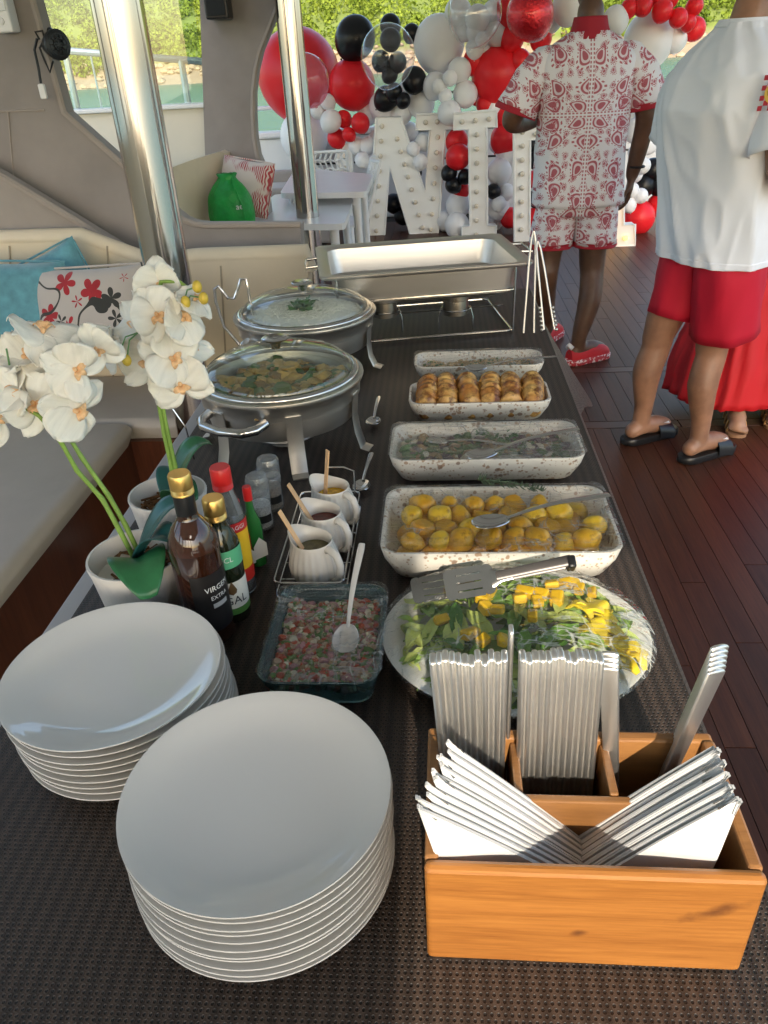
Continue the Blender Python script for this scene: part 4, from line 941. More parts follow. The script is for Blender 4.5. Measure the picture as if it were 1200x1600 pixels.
for k in range(3800):
    a, q = rr.random() * 6.283, math.sqrt(rr.random()) * .168; x, y = c2x + q * math.cos(a), c2y + q * math.sin(a)
    z = TZ + .148 + .027 * (1 - (q / .172) ** 2) + rr.uniform(0, .003); b_ = rr.random() * 6.283; d_ = Vector((math.cos(b_), math.sin(b_), rr.uniform(-.4, .4))) * .0042
    c0 = Vector((x, y, z)); s_ = d_.orthogonal().normalized() * .0016; s2 = d_.cross(s_).normalized() * .0016
    b0 = mb._add([c0 - d_, c0 + s_, c0 + s2, c0 - s_, c0 - s2, c0 + d_])
    for i in range(4): mb.f.append((b0, b0 + 1 + i, b0 + 1 + (i + 1) % 4)); mb.f.append((b0 + 5, b0 + 1 + (i + 1) % 4, b0 + 1 + i))
tagp(mb.build('rice', rice_m, None, 60), 'heaped white rice in the farther chafing dish', 'rice', kind='stuff')
mb = MB(); sprig(mb, (c2x + .0, c2y - .03, TZ + .176), 110, .034, 4); tagp(mb.build('parsley_sprig', parsley, None, 0), 'curly parsley sprig on top of the white rice', 'herb')
# wire lid holder on the farther chafing dish
lh = thing('lid_holder', 'bent chromed wire lid holder beside the rice chafing dish', 'lid holder', (-.60, 2.16, TZ + .0025))
q = [(395, 545), (375, 540), (350, 510), (337, 470), (335, 452), (341, 447), (348, 455), (356, 466), (366, 466), (372, 450), (376, 436), (384, 436), (388, 452), (391, 475), (394, 492)]
MB().tube([at(x, y, 2.16) - lh.location for x, y in q] , .0042, 8).build('wire_bend', M['wire'], lh)
p = at(395, 545, 2.16) - lh.location; MB().tube([p, (p.x + .02, p.y, .004), (p.x + .12, p.y + .02, .004)], .0042, 8).build('wire_foot', M['wire'], lh)
lh = thing('serving_pick', 'thin bright steel rod leaning at the misted chafing dish', 'rod', (-.55, 1.55, TZ))
MB().tube([at(252, 614, 1.5) - lh.location, at(290, 668, 1.5) - lh.location, (-.02, .0, .008)], .0022, 6).build('rod', M['wire'], lh)
# two spoons on the cloth
s2 = spoon_mesh(.165, .050, .036, M['chrome'], .008, .012, bend=.010)
lay('table_spoon', s2, atz(585, 650, TZ + .012), atz(596, 608, TZ + .012), 'steel spoon on the cloth beside the misted chafing dish', 'spoon')
lay('table_spoon', s2, atz(568, 748, TZ + .012), atz(586, 698, TZ + .012), 'steel spoon on the cloth behind the mustard jug', 'spoon')

# ---- rectangular chafing pan on a wire stand
pr = R_(9.5); pc = Vector((-.075, 2.585, TZ + .0025))
pn = thing('rectangular_chafer', 'empty rectangular steel chafing pan on a wire stand', 'chafing dish', pc, pr)
z = .222; W, D = .655, .47
MB().rings([(W - .12, D - .12, .04, z - .105), (W - .09, D - .09, .045, z - .095), (W - .07, D - .07, .045, z - .012), (W - .005, D - .005, .03, z - .010), (W, D, .03, z - .006), (W, D, .03, z), (W - .008, D - .008, .028, z + .001), (W - .06, D - .06, .04, z - .003), (W - .075, D - .075, .045, z - .008), (W - .10, D - .10, .045, z - .085), (W - .13, D - .13, .04, z - .098)], n=7).build('pan', M['steel'], pn, 35)
wl = MB()
sw, sdp = .275, .19
for zz, k in ((.135, 1.02), (.004, 1.0)):
    wl.tube([(x, y, zz) for x, y in rrect(2 * sw * k, 2 * sdp * k, .02, 3)], .004, 8, closed=True)
wl.build('wire_frame', M['wire'], pn)
for sx_ in (-1, 1):
    for sy_ in (-1, 1): MB().tube([(sx_ * sw, sy_ * sdp, .0), (sx_ * sw * 1.01, sy_ * sdp * 1.01, z - .014)], .004, 8).build('stand_leg', M['wire'], pn)
for s in (-1, 1):
    MB().tube([(s * W / 2 * .98, -.06, z - .004), (s * (W / 2 + .035), -.06, z - .006), (s * (W / 2 + .038), 0, z - .006), (s * (W / 2 + .035), .06, z - .006), (s * W / 2 * .98, .06, z - .004)], .0045, 8).build('handle', M['wire'], pn)
for s in (-1, 1): MB().tube([(-sw, s * .06, .05), (0, s * .06, .048), (sw, s * .06, .05)], .0025, 6).build('burner_rail', M['wire'], pn)
for k, px in enumerate((602, 712)):
    p = at(px, 505, 2.47)
    t = thing('fuel_burner', ('left' if k == 0 else 'right') + ' round fuel burner under the rectangular chafing pan', 'burner', (p.x, 2.47, TZ + .056), 0, 'fuel burners')
    MB().lathe([(.030, .0), (.040, .002), (.041, .03), (.040, .048), (.043, .05), (.043, .066), (.038, .07), (.020, .070), (.018, .062), (.001, .062)], 32).build('can', mat('burner_metal', (.33, .29, .24), .3, 1.0, rvar=.1), t)
    MB().tube([(.047 * math.cos(a), .047 * math.sin(a), .02) for a in [2 * PI * i / 24 for i in range(24)]], .0025, 6, closed=True).build('ring_holder', M['wire'], t)
    MB().tube([(.047, 0, .02), (.055, 0, -.01), (.055, 0, -.053)], .0025, 6).build('holder_leg', M['wire'], t); MB().tube([(-.047, 0, .02), (-.055, 0, -.01), (-.055, 0, -.053)], .0025, 6).build('holder_leg', M['wire'], t)
# tongs standing at the pan's corner
def tongs(px0, px1, Y, label, scallop):
    a, b = at(*px0, Y + .06), at(*px1, Y)
    t = thing('serving_tongs', label, 'tongs', (b.x, b.y, TZ), 0, 'tongs standing by the pan')
    ax = a - b
    for s in (-1, 1):
        pts = [b + Vector((s * .016, 0, .0)), b + ax * .3 + Vector((s * .013, 0, 0)), b + ax * .7 + Vector((s * .010, .004 * s, 0)), b + ax * .93 + Vector((s * .006, 0, 0)), a + Vector((s * .001, 0, .002))]
        pp_ = [p - t.location for p in pts]
        MB().tube(pp_, [.0038, .0032, .0036, .0034, .003], 8, asp=.5, up=(.0, -1, .2)).build('arm', M['tong'], t)
        if scallop:
            mb = MB()
            for k in range(6): p = pp_[0].lerp(pp_[1], k * .17); mb.ball((p.x + s * .006, p.y, p.z), .0052, 8, 6)
            mb.build('scalloped_tip', M['steel'], t)
    return t
tongs((834, 362), (826, 520), 2.36, 'plain steel tongs standing upright against the pan corner', False)
tongs((840, 378), (858, 515), 2.34, 'steel tongs with dark scalloped tips beside the pan corner', True)

# ---- orchids
petw = mat('orchid_petal', (.88, .84, .76), .6, var=.06, vs=40, sub=.3, subr=(.006, .004, .003), bump=.35, bs=60, bd=.002, stretch=(.35, 3, 1))
pet2 = mat('orchid_throat', (.82, .52, .28), .5, var=.2, vs=120); stem_m = mat('orchid_stem', (.22, .36, .07), .5, var=.2, vs=30); stem_d = mat('orchid_twig', (.12, .26, .10), .5)
leafb = mat('orchid_leaf_blue', (.02, .10, .10), .3, var=.25, vs=18); leafg = mat('orchid_leaf_green', (.025, .13, .05), .3, var=.3, vs=18)
def petal(L, Wd, cup, m, name, seed=0):
    mb = MB()
    def fn(u, v):
        q = v * 2 - 1; a = math.sin(PI * min(.985, .04 + .95 * u)) ** .55; y = q * Wd / 2 * a * (1 + .15 * u)
        return (L * u, y, cup * (u * u) * L - .25 * cup * abs(q) ** 2 * Wd + (.0014 + .0022 * q * q) * math.sin(9 * u + 5 * q + seed) * u + .0008 * math.cos(q * 9) * u)
    return mb.grid(fn, 9, 8, .0005).mesh(name, m, 180)
big = [petal(.043, .054, .35, petw, 'petal', 1), petal(.042, .052, -.2, petw, 'petal', 4), petal(.044, .056, .1, petw, 'petal', 9)]; sep = [petal(.047, .034, .15, petw, 'petal', 2), petal(.046, .036, -.25, petw, 'petal', 5)]
lipm = MB()
for k in range(3):
    a = R_(-90 + (k - 1) * 55); lipm.T = Matrix.Rotation(a, 4, 'Z') @ Matrix.Translation((.002, 0, .003))
    lipm.grid(lambda u, v: (.017 * u, (v - .5) * .011 * math.sin(PI * (.1 + .85 * u)), .010 * math.sin(PI * u) + .004 * abs(v - .5)), 6, 4, .0006)
lipm.T = None; lipm.ball((0, .001, .006), (.004, .005, .006), 10, 7); lipme = lipm.mesh('lip', pet2, 180)
def flower(parent, c, nrm, roll, s, seed):
    rr = random.Random(seed); n = Vector(nrm).normalized()
    fl = bpy.data.objects.new('flower', None); C.objects.link(fl); fl.parent = parent; fl.empty_display_size = .02
    fl.location = Vector(c) - Vector(parent.location); fl.rotation_euler = (n.to_track_quat('Z', 'Y').to_matrix() @ Matrix.Rotation(roll, 3, 'Z')).to_euler(); fl.scale = (s, s, s)
    for a in (90, 210, 330): put('petal', sep[rr.randrange(2)], fl, (0, 0, -.001), (0, R_(rr.uniform(-12, 8)), R_(a + rr.uniform(-6, 6))))
    for a in (20, 160): put('petal', big[rr.randrange(3)], fl, (0, 0, .0015), (R_(rr.uniform(-14, 14)), R_(rr.uniform(-28, 8)), R_(a + rr.uniform(-8, 8))))
    put('lip', lipme, fl, sc=.8)
def pot_and_plant(X, Y, plab, olab, r, h):
    t = thing('flower_pot', plab, 'pot', (X, Y, TZ + .0025), 0, 'ribbed pots')
    MB().lathe([(r * .70, 0, 0), (r * .80, .003, 1), (r * .86, h * .4, 1), (r * .95, h * .85, 1), (r, h - .003, .3), (r * .99, h, 0), (r * .94, h, 0), (r * .92, h - .01, 0), (r * .86, h * .72, 0), (.001, h * .70, 0)], 144, rib=(.010, 48)).build('pot_body', mat('pot_ceramic', (.70, .66, .62), .4), t, 60)
    mb = MB(); rr = random.Random(int(X * 1000))
    for k in range(26):
        a = rr.random() * 6.28; p = [Vector((r * .8 * math.sqrt(rr.random()) * math.cos(a + i * .5), r * .8 * math.sqrt(rr.random()) * math.sin(a + i * .5), h * .72 + .004 + .012 * rr.random())) for i in range(4)]
        mb.tube(p, .0022, 5)
    tagp(mb.build('root_fibre', mat('moss_brown', (.16, .075, .03), .9, var=.3, vs=60), t), kind='stuff')
    o = thing('orchid', olab, 'plant', (X, Y, TZ + .0025 + h * .72))
    return t, o
def leaf(o, a, L, wd, arch, m, z0=.005, drop=0):
    ca, sa = math.cos(a), math.sin(a)
    def fn(u, v):
        q = v * 2 - 1; l = L * u; ww = q * wd / 2 * math.sin(PI * min(.98, .12 + .84 * u)) ** .6
        z = z0 + arch * math.sin(PI * .62 * u) - drop * u * u + abs(ww) * .45 * (1 - .5 * u)
        return (ca * l - sa * ww, sa * l + ca * ww, z)
    MB().grid(fn, 14, 8, .0012).build('leaf', m, o, 180)
P1x, P1y, P2x, P2y = -.487, .985, -.497, 1.185
pt1, or1 = pot_and_plant(P1x, P1y, 'nearer ribbed white pot behind the left plate stack', 'nearer white orchid drooping to the left', .076, .122)
pt2, or2 = pot_and_plant(P2x, P2y, 'farther ribbed white pot beside the sauce bottles', 'farther white orchid with flowers against the steel pole', .070, .122)
def stem(o, pts, r, m=stem_m):
    P = [Vector(p) - Vector(o.location) for p in pts]; Q = []
    for i in range(len(P) - 1):
        for k in range(4): Q.append(P[i].lerp(P[i + 1], k / 4))
    Q.append(P[-1]); MB().tube(Q, [r * (1 - .45 * i / len(Q)) * (1.14 if i % 4 == 0 else 1) for i in range(len(Q))], 8).build('stem', m, o, 180)
Yo = .985
b1 = Vector((P1x + .002, P1y, TZ + .09))
stem(or1, [b1, at(185, 825, Yo), at(160, 780, Yo), at(120, 735, Yo - .01), at(95, 690, Yo - .02), at(62, 650, Yo - .03), at(30, 632, Yo - .03), at(-15, 625, Yo - .03)], .0042)
stem(or1, [b1 + Vector((.008, .004, 0)), at(196, 820, Yo + .01), at(170, 775, Yo + .01), at(128, 715, Yo + .01), at(100, 670, Yo + .01), at(78, 620, Yo + .01), at(58, 600, Yo + .01), at(34, 598, Yo)], .0042)
for a_, b_ in (((118, 690), (122, 665)), ((60, 648), (48, 608)), ((95, 680), (62, 640)), ((20, 628), (10, 545))): stem(or1, [at(*a_, Yo), at((a_[0] + b_[0]) / 2 + 3, (a_[1] + b_[1]) / 2, Yo), at(*b_, Yo)], .002, stem_d)
F1 = [((68, 520), (.3, -.3, .9), 2.6, 1.12), ((118, 578), (.5, -.75, .35), .9, 1.0), ((150, 545), (.35, -.9, .1), .2, .85), ((118, 640), (.5, -.65, -.1), 1.2, 1.12), ((40, 560), (.1, -.5, .8), 1.9, .95), ((55, 630), (.1, -.9, .3), .6, 1.05), ((8, 580), (.5, -.8, .3), .3, .95), ((20, 618), (-.3, -.8, .5), 2.2, 1.0), ((-5, 655), (.2, -.8, .4), 1.0, .9)]
for k, (p, n, ro, s) in enumerate(F1): flower(or1, at(*p, Yo + (-.02 if k % 2 else .015)), n, ro, s, k)
Y2 = 1.185
b2 = Vector((P2x + .01, P2y, TZ + .09))
stem(or2, [b2, at(268, 730, Y2), at(257, 680, Y2), at(246, 620, Y2), at(240, 560, Y2), at(238, 500, Y2), at(252, 440, Y2), at(280, 440, Y2), at(300, 455, Y2)], .0044)
stem(or2, [b2 + Vector((.007, .003, 0)), at(274, 728, Y2), at(262, 675, Y2), at(251, 615, Y2), at(262, 560, Y2), at(290, 520, Y2)], .0040)
F2 = [((248, 445), (.15, -.95, .2), .0, .95), ((246, 492), (.2, -.9, .35), .5, 1.05), ((212, 500), (-.6, -.5, .55), 1.3, 1.0), ((285, 500), (.7, -.5, .4), 2.0, .95), ((232, 560), (-.3, -.9, .2), .4, 1.25), ((268, 560), (.5, -.8, .25), 1.0, 1.15), ((296, 545), (.8, -.5, .2), 2.3, 1.0), ((282, 600), (.25, -.9, .1), .2, 1.15), ((180, 550), (-.85, -.5, .1), 1.0, 1.0), ((304, 470), (.5, -.3, .8), 1.3, .75), ((152, 545), (.2, -.95, .1), .5, .95)]
for k, (p, n, ro, s) in enumerate(F2): flower(or2, at(*p, Y2 + (-.03 if k % 2 else .01)), n, ro, s, k + 40)
bud = mat('orchid_bud', (.62, .45, .06), .45, var=.15, vs=80)
for q, (x, y) in enumerate(((186, 553), (198, 563), (308, 448), (318, 466), (290, 472))):
    p = at(x, y, Y2 - .05) - Vector(or2.location); mb = MB(); mb.ball((0, 0, 0), (.0075, .0075, .0095), 12, 8); mb.build('bud', bud, or2, 180, loc=p)
    e = at(215 if q < 2 else 285, 520 if q < 2 else 480, Y2 - .02) - Vector(or2.location); MB().tube([p, (p + e) / 2 + Vector((0, -.005, .012)), e], .0013, 6).build('bud_stalk', stem_d, or2, 180)
leaf(or1, R_(-62), .115, .085, .055, leafg, .02, .05); leaf(or1, R_(-15), .085, .06, .07, leafb, .015, .01); leaf(or1, R_(28), .10, .05, .09, leafb, .015, .0)
leaf(or2, R_(35), .095, .06, .10, leafg, .01, .0); leaf(or2, R_(-40), .09, .055, .05, leafg, .02, .02); leaf(or2, R_(100), .06, .04, .05, leafb, .01, .0)

# ================================================================== LOUNGE BEHIND
# cushions
def pillow_mesh(W, H, T, m, seed=0):
    mb = MB(); N = 22
    for s in (1, -1):
        def fn(u, v, s=s):
            a, b = 2 * u - 1, 2 * v - 1
            ins = (max(0, 1 - a ** 4) * max(0, 1 - b ** 4)) ** .5
            pinch = 1 - .07 * (1 - abs(b) ** 2) * (abs(a) ** 6) ; pz = 1 - .07 * (1 - abs(a) ** 2) * (abs(b) ** 6)
            return (a * W / 2 * pinch, s * (T / 2 * ins * (1 + .12 * noise.noise((a * 2 + seed, b * 2, s)))), b * H / 2 * pz)
        if s == 1: mb.grid(lambda u, v: fn(1 - u, v), N, N)
        else: mb.grid(fn, N, N)
    return mb.mesh('pillow_cover', m, 180)
def flower_mat(name, base, petal_c, dark, scale, fern=False):
    m = bpy.data.materials.new(name); m.use_nodes = True; t = NT(m); b = t.n['Principled BSDF']
    v = t.coords('Object', (1, 0, 1), loc=(.31, 0, .17))
    if not fern:
        vo = t.new('ShaderNodeTexVoronoi'); vo.inputs['Scale'].default_value = scale; vo.inputs['Randomness'].default_value = .8; t.link(v, vo.inputs['Vector'])
        sb = t.new('ShaderNodeVectorMath', operation='SUBTRACT'); sc2 = t.new('ShaderNodeVectorMath', operation='SCALE'); sc2.inputs['Scale'].default_value = scale
        t.link(v, sb.inputs[0]); t.link(vo.outputs['Position'], sb.inputs[1]); t.link(sb.outputs[0], sc2.inputs[0])
        sp = t.new('ShaderNodeSeparateXYZ'); t.link(sc2.outputs[0], sp.inputs[0])
        ang = t.math('ARCTAN2', sp.outputs[2], sp.outputs[0]); cc = t.new('ShaderNodeSeparateColor'); t.link(vo.outputs['Color'], cc.inputs[0])
        rad_ = t.math('ADD', .25, t.math('MULTIPLY', t.math('ABSOLUTE', t.math('SINE', t.math('ADD', t.math('MULTIPLY', ang, 2.5), t.math('MULTIPLY', cc.outputs[2], 6)))), .22))
        dd = t.math('SUBTRACT', vo.outputs['Distance'], rad_)
        pet = t.math('MULTIPLY', t.math('LESS_THAN', dd, 0), t.math('GREATER_THAN', cc.outputs[0], .42))
        lf = t.math('MULTIPLY', t.math('LESS_THAN', t.math('ADD', dd, .06), 0), t.math('LESS_THAN', cc.outputs[0], .25))
        c = t.mix(pet, base, t.mix(t.noise(v, scale * 3, 3), petal_c, tuple(x * .5 for x in petal_c)))
        c = t.mix(t.math('MULTIPLY', t.math('LESS_THAN', vo.outputs['Distance'], .1), pet), c, (.15, .02, .02)); c = t.mix(lf, c, dark)
        st = t.math('LESS_THAN', t.math('ABSOLUTE', t.math('SUBTRACT', t.noise(v, scale * .55, 1), .5)), .012); c = t.mix(st, c, dark)
    else:
        n = t.noise(v, 7, 2); wv = t.new('ShaderNodeTexWave'); wv.inputs['Scale'].default_value = 26; wv.inputs['Distortion'].default_value = 6; wv.inputs['Detail'].default_value = 1; t.link(v, wv.inputs['Vector'])
        f = t.math('MULTIPLY', t.ramp(n, [(.44, 0.0), (.50, 1.0)]), t.ramp(wv.outputs['Fac'], [(.35, 0.0), (.55, 1.0)])); c = t.mix(f, base, petal_c)
    t.link(c, b.inputs['Base Color']); b.inputs['Roughness'].default_value = .85; b.inputs['Sheen Weight'].default_value = .3
    t.link(t.bump(t.noise(t.coords('Object'), 300, 2), .2, .001), b.inputs['Normal']); return m
def cushion_thing(px, py, Y, W, H, T, m, label, rot):
    p = at(px, py, Y); o = thing('cushion', label, 'cushion', p); o.rotation_euler = rot
    put('cover', pillow_mesh(W, H, T, m, px), o)
    MB().tube([(x * .985, 0, z * .985) for x, z in rrect(W, H, .02, 3)], .004, 6, closed=True).build('piping', m, o); return o
turq = mat('turquoise_velvet', (.11, .30, .36), .8, var=.2, vs=25, bump=.2, bs=120, sheen=.5)
cushion_thing(20, 495, 2.72, .42, .40, .15, turq, 'large turquoise velvet cushion on the cream sofa', (R_(-14), R_(4), R_(6)))
cushion_thing(92, 470, 2.88, .36, .36, .12, turq, 'turquoise cushion peeking out behind the floral cushion', (R_(-10), R_(-22), R_(0)))
cushion_thing(148, 492, 2.68, .46, .34, .14, flower_mat('red_flower_print', (.50, .45, .41), (.50, .02, .03), (.035, .035, .03), 9.5), 'cream cushion printed with red flowers and dark leaves', (R_(-18), R_(-3), R_(-8)))
cushion_thing(384, 292, 4.72, .34, .30, .12, flower_mat('fern_print', (.66, .58, .52), (.42, .05, .06), (.1, .02, .02), 12, True), 'pale cushion with red fern print on the rear banquette', (R_(-18), R_(8), R_(-20)))
# green bag
p = at(365, 352, 4.5); bg = thing('drawstring_bag', 'bright green stuffed drawstring bag on the rear banquette', 'bag', (p.x, 4.5, p.z))
gmat = mat('green_nylon', (.01, .29, .045), .45, var=.2, vs=14, bump=.6, bs=22, bd=.02)
mb = MB(); rg = []
for i in range(15):
    u = i / 14; zz = .27 * u; rx = (.118, .126, .130, .132, .132, .130, .127, .123, .118, .110, .098, .082, .062, .048, .058)[i]
    rg.append([(rx * math.cos(a) * (1 + .07 * noise.noise((a * 1.5, zz * 9, 1))), rx * .72 * math.sin(a), zz + .008 * noise.noise((a * 3, zz * 20, 2))) for a in [2 * PI * j / 28 for j in range(28)]])
mb.loft(rg).build('bag_body', gmat, bg, 180)
MB().tube([(.03, -.02, .255), (.06, -.09, .2), (.085, -.085, .12), (.09, -.075, .04)], .004, 6).build('cord', gmat, bg)
put('print', text_mesh('ae', .045, white_print), bg, (.07, -.088, .11), (R_(86), 0, R_(22)))

# fixtures on the pillar
p = at(88, 70, 3.2); fn_ = thing('clip_fan', 'small black fan with hanging cord fixed to the suede pillar', 'fan', p)
bp = M['black_plastic']
mb = MB(); mb.T = Matrix.Rotation(R_(55), 4, 'Z') @ Matrix.Rotation(R_(90), 4, 'X')
mb.lathe([(.012, -.055), (.030, -.05), (.042, -.02), (.050, .0), (.050, .012), (.042, .016)], 24, cap1=True); mb.T = None; mb.build('motor_housing', bp, fn_)
mb = MB(); mb.T = Matrix.Rotation(R_(55), 4, 'Z') @ Matrix.Rotation(R_(90), 4, 'X')
for r_ in (.02, .035, .048): mb.tube([(r_ * math.cos(a), r_ * math.sin(a), .026 - .3 * r_) for a in [2 * PI * i / 20 for i in range(20)]], .0018, 5, closed=True)
for k in range(10): a = 2 * PI * k / 10; mb.tube([(.01 * math.cos(a), .01 * math.sin(a), .025), (.05 * math.cos(a), .05 * math.sin(a), .010)], .0015, 5)
mb.T = None; mb.build('guard', bp, fn_)
MB().tube([(-.03, .05, .03), (-.02, .02, .045), (0, .0, .03)], .012, 8).build('bracket', bp, fn_)
MB().tube([at(x, y, 3.2) - p for x, y in ((58, 60), (54, 78), (60, 105), (64, 130))], .005, 6).build('cord', bp, fn_)
MB().tube([at(x, y, 3.2) - p for x, y in ((62, 62), (55, 50), (66, 48), (70, 60), (62, 75), (70, 95), (78, 113), (83, 95))], .004, 6).build('cord_loop', bp, fn_)
MB().box(-.012, .012, -.008, .008, -.05, 0, .004).build('plug', M['white_plastic'], fn_, loc=at(64, 131, 3.2) - p)
p = at(2, 18, 3.2); sb_ = thing('switch_box', 'white switch box at the top of the suede pillar', 'switch box', p)
MB().box(-.04, .035, -.02, .045, -.065, .075, .006).build('box', M['white_plastic'], sb_); MB().box(-.03, .03, -.024, -.0195, .0, .06, .002).build('switch_plate', M['white_gel'], sb_); MB().lathe([(.012, 0), (.012, .004), (.008, .005), (.001, .005)], 16).build('socket', M['white_gel'], sb_, loc=(0, -.0195, -.03), rot=(R_(90), 0, 0))
p = at(339, -4, 4.92); sp_ = thing('wall_speaker', 'small black speaker fixed high on the suede column', 'speaker', p)
MB().box(-.062, .062, -.06, .07, -.10, .13, .008).build('cabinet', bp, sp_); MB().box(-.05, .05, -.064, -.0605, -.085, .115, .004).build('grille', mat('speaker_cloth', (.02, .022, .022), .9, bump=.5, bs=300), sp_)

# white plastic tables and chairs
def table(label, quad, zt):
    P = [atz(x, y, zt) for x, y in quad]; c = sum(P, Vector()) / 4; t = thing('plastic_table', label, 'table', (c.x, c.y, 0), 0, 'white plastic tables')
    def rnd_poly(k):
        out = []
        for i in range(4):
            a, b, d = P[i], P[i - 1], P[(i + 1) % 4]
            for u in (0, .25, .5, .75, 1):
                p1 = a + (b - a).normalized() * .07 * k; p2 = a + (d - a).normalized() * .07 * k
                out.append((p1 * (1 - u) ** 2 + a * 2 * u * (1 - u) + p2 * u * u))
        return [Vector((p.x - c.x, p.y - c.y, p.z)) for p in out]
    base = rnd_poly(1)
    MB().prism([Vector((q.x, q.y, zt)) for q in base], (0, 0, -.035)).build('tabletop', M['white_plastic'], t, 30)
    for k in range(4): q = (P[k] - c) * .78; MB().tube([(q.x, q.y, 0), (q.x * .96, q.y * .96, zt - .036)], [.02, .028], 10).build('leg', M['white_plastic'], t)
table('nearer white plastic table beside the suede low wall', ((376, 350), (538, 350), (556, 302), (430, 303)), .72)
table('farther white plastic table with a chair behind it', ((437, 302), (572, 300), (584, 272), (462, 262)), .80)
def chair(X, Y, rz, label):
    t = thing('plastic_chair', label, 'chair', (X, Y, 0), rz, 'white plastic chairs'); m = M['white_plastic']
    MB().grid(lambda u, v: ((u - .5) * .44, (v - .5) * .43, .44 - .012 * math.sin(PI * u) * math.sin(PI * v)), 8, 8, .012).build('seat', m, t)
    for s in (-1, 1):
        MB().tube([(s * .20, -.2, 0), (s * .19, -.19, .43)], [.016, .020], 8).build('leg', m, t); MB().tube([(s * .21, .24, 0), (s * .20, .2, .43)], [.016, .020], 8).build('leg', m, t)
    B = lambda u, v: Vector(((u - .5) * (.44 - .05 * v), .205 + .13 * v - .05 * math.sin(PI * u), .45 + .42 * v))
    fr = MB(); fr.tube([B(0, v / 8) for v in range(9)] + [B(u / 8, 1) for u in range(1, 8)] + [B(1, 1 - v / 8) for v in range(9)], .013, 8); fr.build('back_frame', m, t)
    for k in range(1, 9): MB().tube([B(k / 9, v / 6) + Vector((.014 * (1 if v % 2 else -1), 0, 0)) for v in range(7)], .0085, 6).build('back_strip', m, t)
    for k in range(1, 6): MB().tube([B(u / 8, k / 6) + Vector((0, .002, .01 * (1 if u % 2 else -1))) for u in range(9)], .008, 6).build('back_strip', m, t)
    return t
chair(-.80, 6.3, R_(-80), 'white perforated plastic chair seen from the side by the tables')
chair(-1.02, 7.35, R_(180 + 8), 'white perforated plastic chair behind the farther table')

# marquee letters
mq = mat('marquee_white', (.86, .85, .82), .4, var=.02); bulb_off = mat('bulb_off', (.70, .62, .50), .12, coat=.4)
def emis(name, col, s):
    m = bpy.data.materials.new(name); m.use_nodes = True; b = m.node_tree.nodes['Principled BSDF']; b.inputs['Base Color'].default_value = (*col, 1); b.inputs['Emission Color'].default_value = (*col, 1); b.inputs['Emission Strength'].default_value = s; return m
bulb_on = emis('bulb_lit', (1, .50, .12), 1.1)
bme = MB().lathe([(.012, 0), (.014, .006), (.021, .014), (.0225, .024), (.017, .036), (.008, .041), (.001, .042)], 14).mesh('bulb', bulb_off, 180); bme2 = bme.copy(); bme2.materials.clear(); bme2.materials.append(bulb_on)
def letter(label, polys, bulbs, Y, lit=False, tilt=0):
    base = at(polys[0][0][0], 365, Y); t = thing('marquee_letter', label, 'letter', (base.x, Y, 0), 0, 'marquee letters')
    for poly in polys:
        P = [at(x, y, Y) - t.location for x, y in poly]
        MB().prism(P, (0, .13, 0)).build('letter_body', mq, t, 30)
        MB().tube(P, .013, 6, closed=True).build('rim', mq, t, 30)
    for x, y in bulbs: put('bulb', bme2 if lit else bme, t, at(x, y, Y) - t.location + Vector((0, -.001, 0)), (R_(90), 0, 0))
def along(a, b, n): return [(a[0] + (b[0] - a[0]) * i / (n - 1), a[1] + (b[1] - a[1]) * i / (n - 1)) for i in range(n)]
letter('large white marquee letter N with unlit bulbs', [[(588, 184), (626, 183), (664, 300), (672, 203), (650, 203), (651, 179), (706, 178), (706, 202), (696, 203), (684, 366), (641, 366), (609, 262), (600, 374), (576, 374)]],
       along((597, 197), (588, 360), 8) + along((615, 197), (660, 355), 9)[1:] + along((684, 214), (673, 358), 7) + [(665, 191), (683, 190)], 8.0)
letter('white marquee letter I with serifs right of the letter N', [[(709, 178), (776, 172), (776, 198), (760, 199), (761, 352), (775, 353), (775, 376), (722, 378), (722, 355), (735, 353), (733, 202), (709, 203)]],
       [(722, 190), (743, 188), (764, 186)] + along((745, 210), (744, 366), 8), 7.72)
letter('white marquee letter stem half hidden behind the paisley shirt', [[(803, 200), (850, 200), (850, 218), (828, 219), (827, 366), (850, 366), (850, 388), (804, 388)]], along((816, 206), (814, 380), 9) + [(838, 209)], 7.45)
letter('white marquee letter L with glowing bulbs right of the paisley shorts', [[(930, 200), (975, 198), (974, 352), (992, 351), (992, 384), (930, 388)]], along((960, 215), (957, 372), 9) + [(977, 371)], 7.1, True)
letter('small white marquee letter behind the farther table', [[(526, 226), (549, 222), (553, 300), (530, 300)]], [(539, 244), (540, 262), (541, 280)], 8.3)

# balloons
lat = {}
for n_, c_, r_ in (('white', (.80, .79, .79), .38), ('red', (.74, .018, .025), .36), ('black', (.008, .008, .010), .33)): lat[n_] = mat('latex_' + n_, c_, r_, spec=.35, sub=.0, rand=.06)
lat['pink'] = shell('clear_pink_bubble', (.95, .55, .6), .25, (.85, .35, .4), .03, ior=1.35, hs=2); lat['clear'] = shell('clear_bubble', (.97, .97, .98), .05, (.8, .8, .8), .02, ior=1.5, hs=3); lat['foil'] = mat('red_foil', (.70, .02, .03), .12, .55, bump=.5, bs=9, bd=.02, coat=.5)
prof = []
for i in range(17):
    a = PI * i / 16; z_ = -math.cos(a); r_ = math.sin(a); r_ *= 1 - .10 * max(0, -z_) ** 2 * 1.2; prof.append((max(r_, .004), z_ * (1.12 if z_ < 0 else 1.0)))
bm_ = {k: MB().lathe([(.05, -1.22), (.075, -1.20), (.022, -1.15), (.03, -1.12)] + prof[1:], 28).mesh('balloon', m_, 180) for k, m_ in lat.items()}
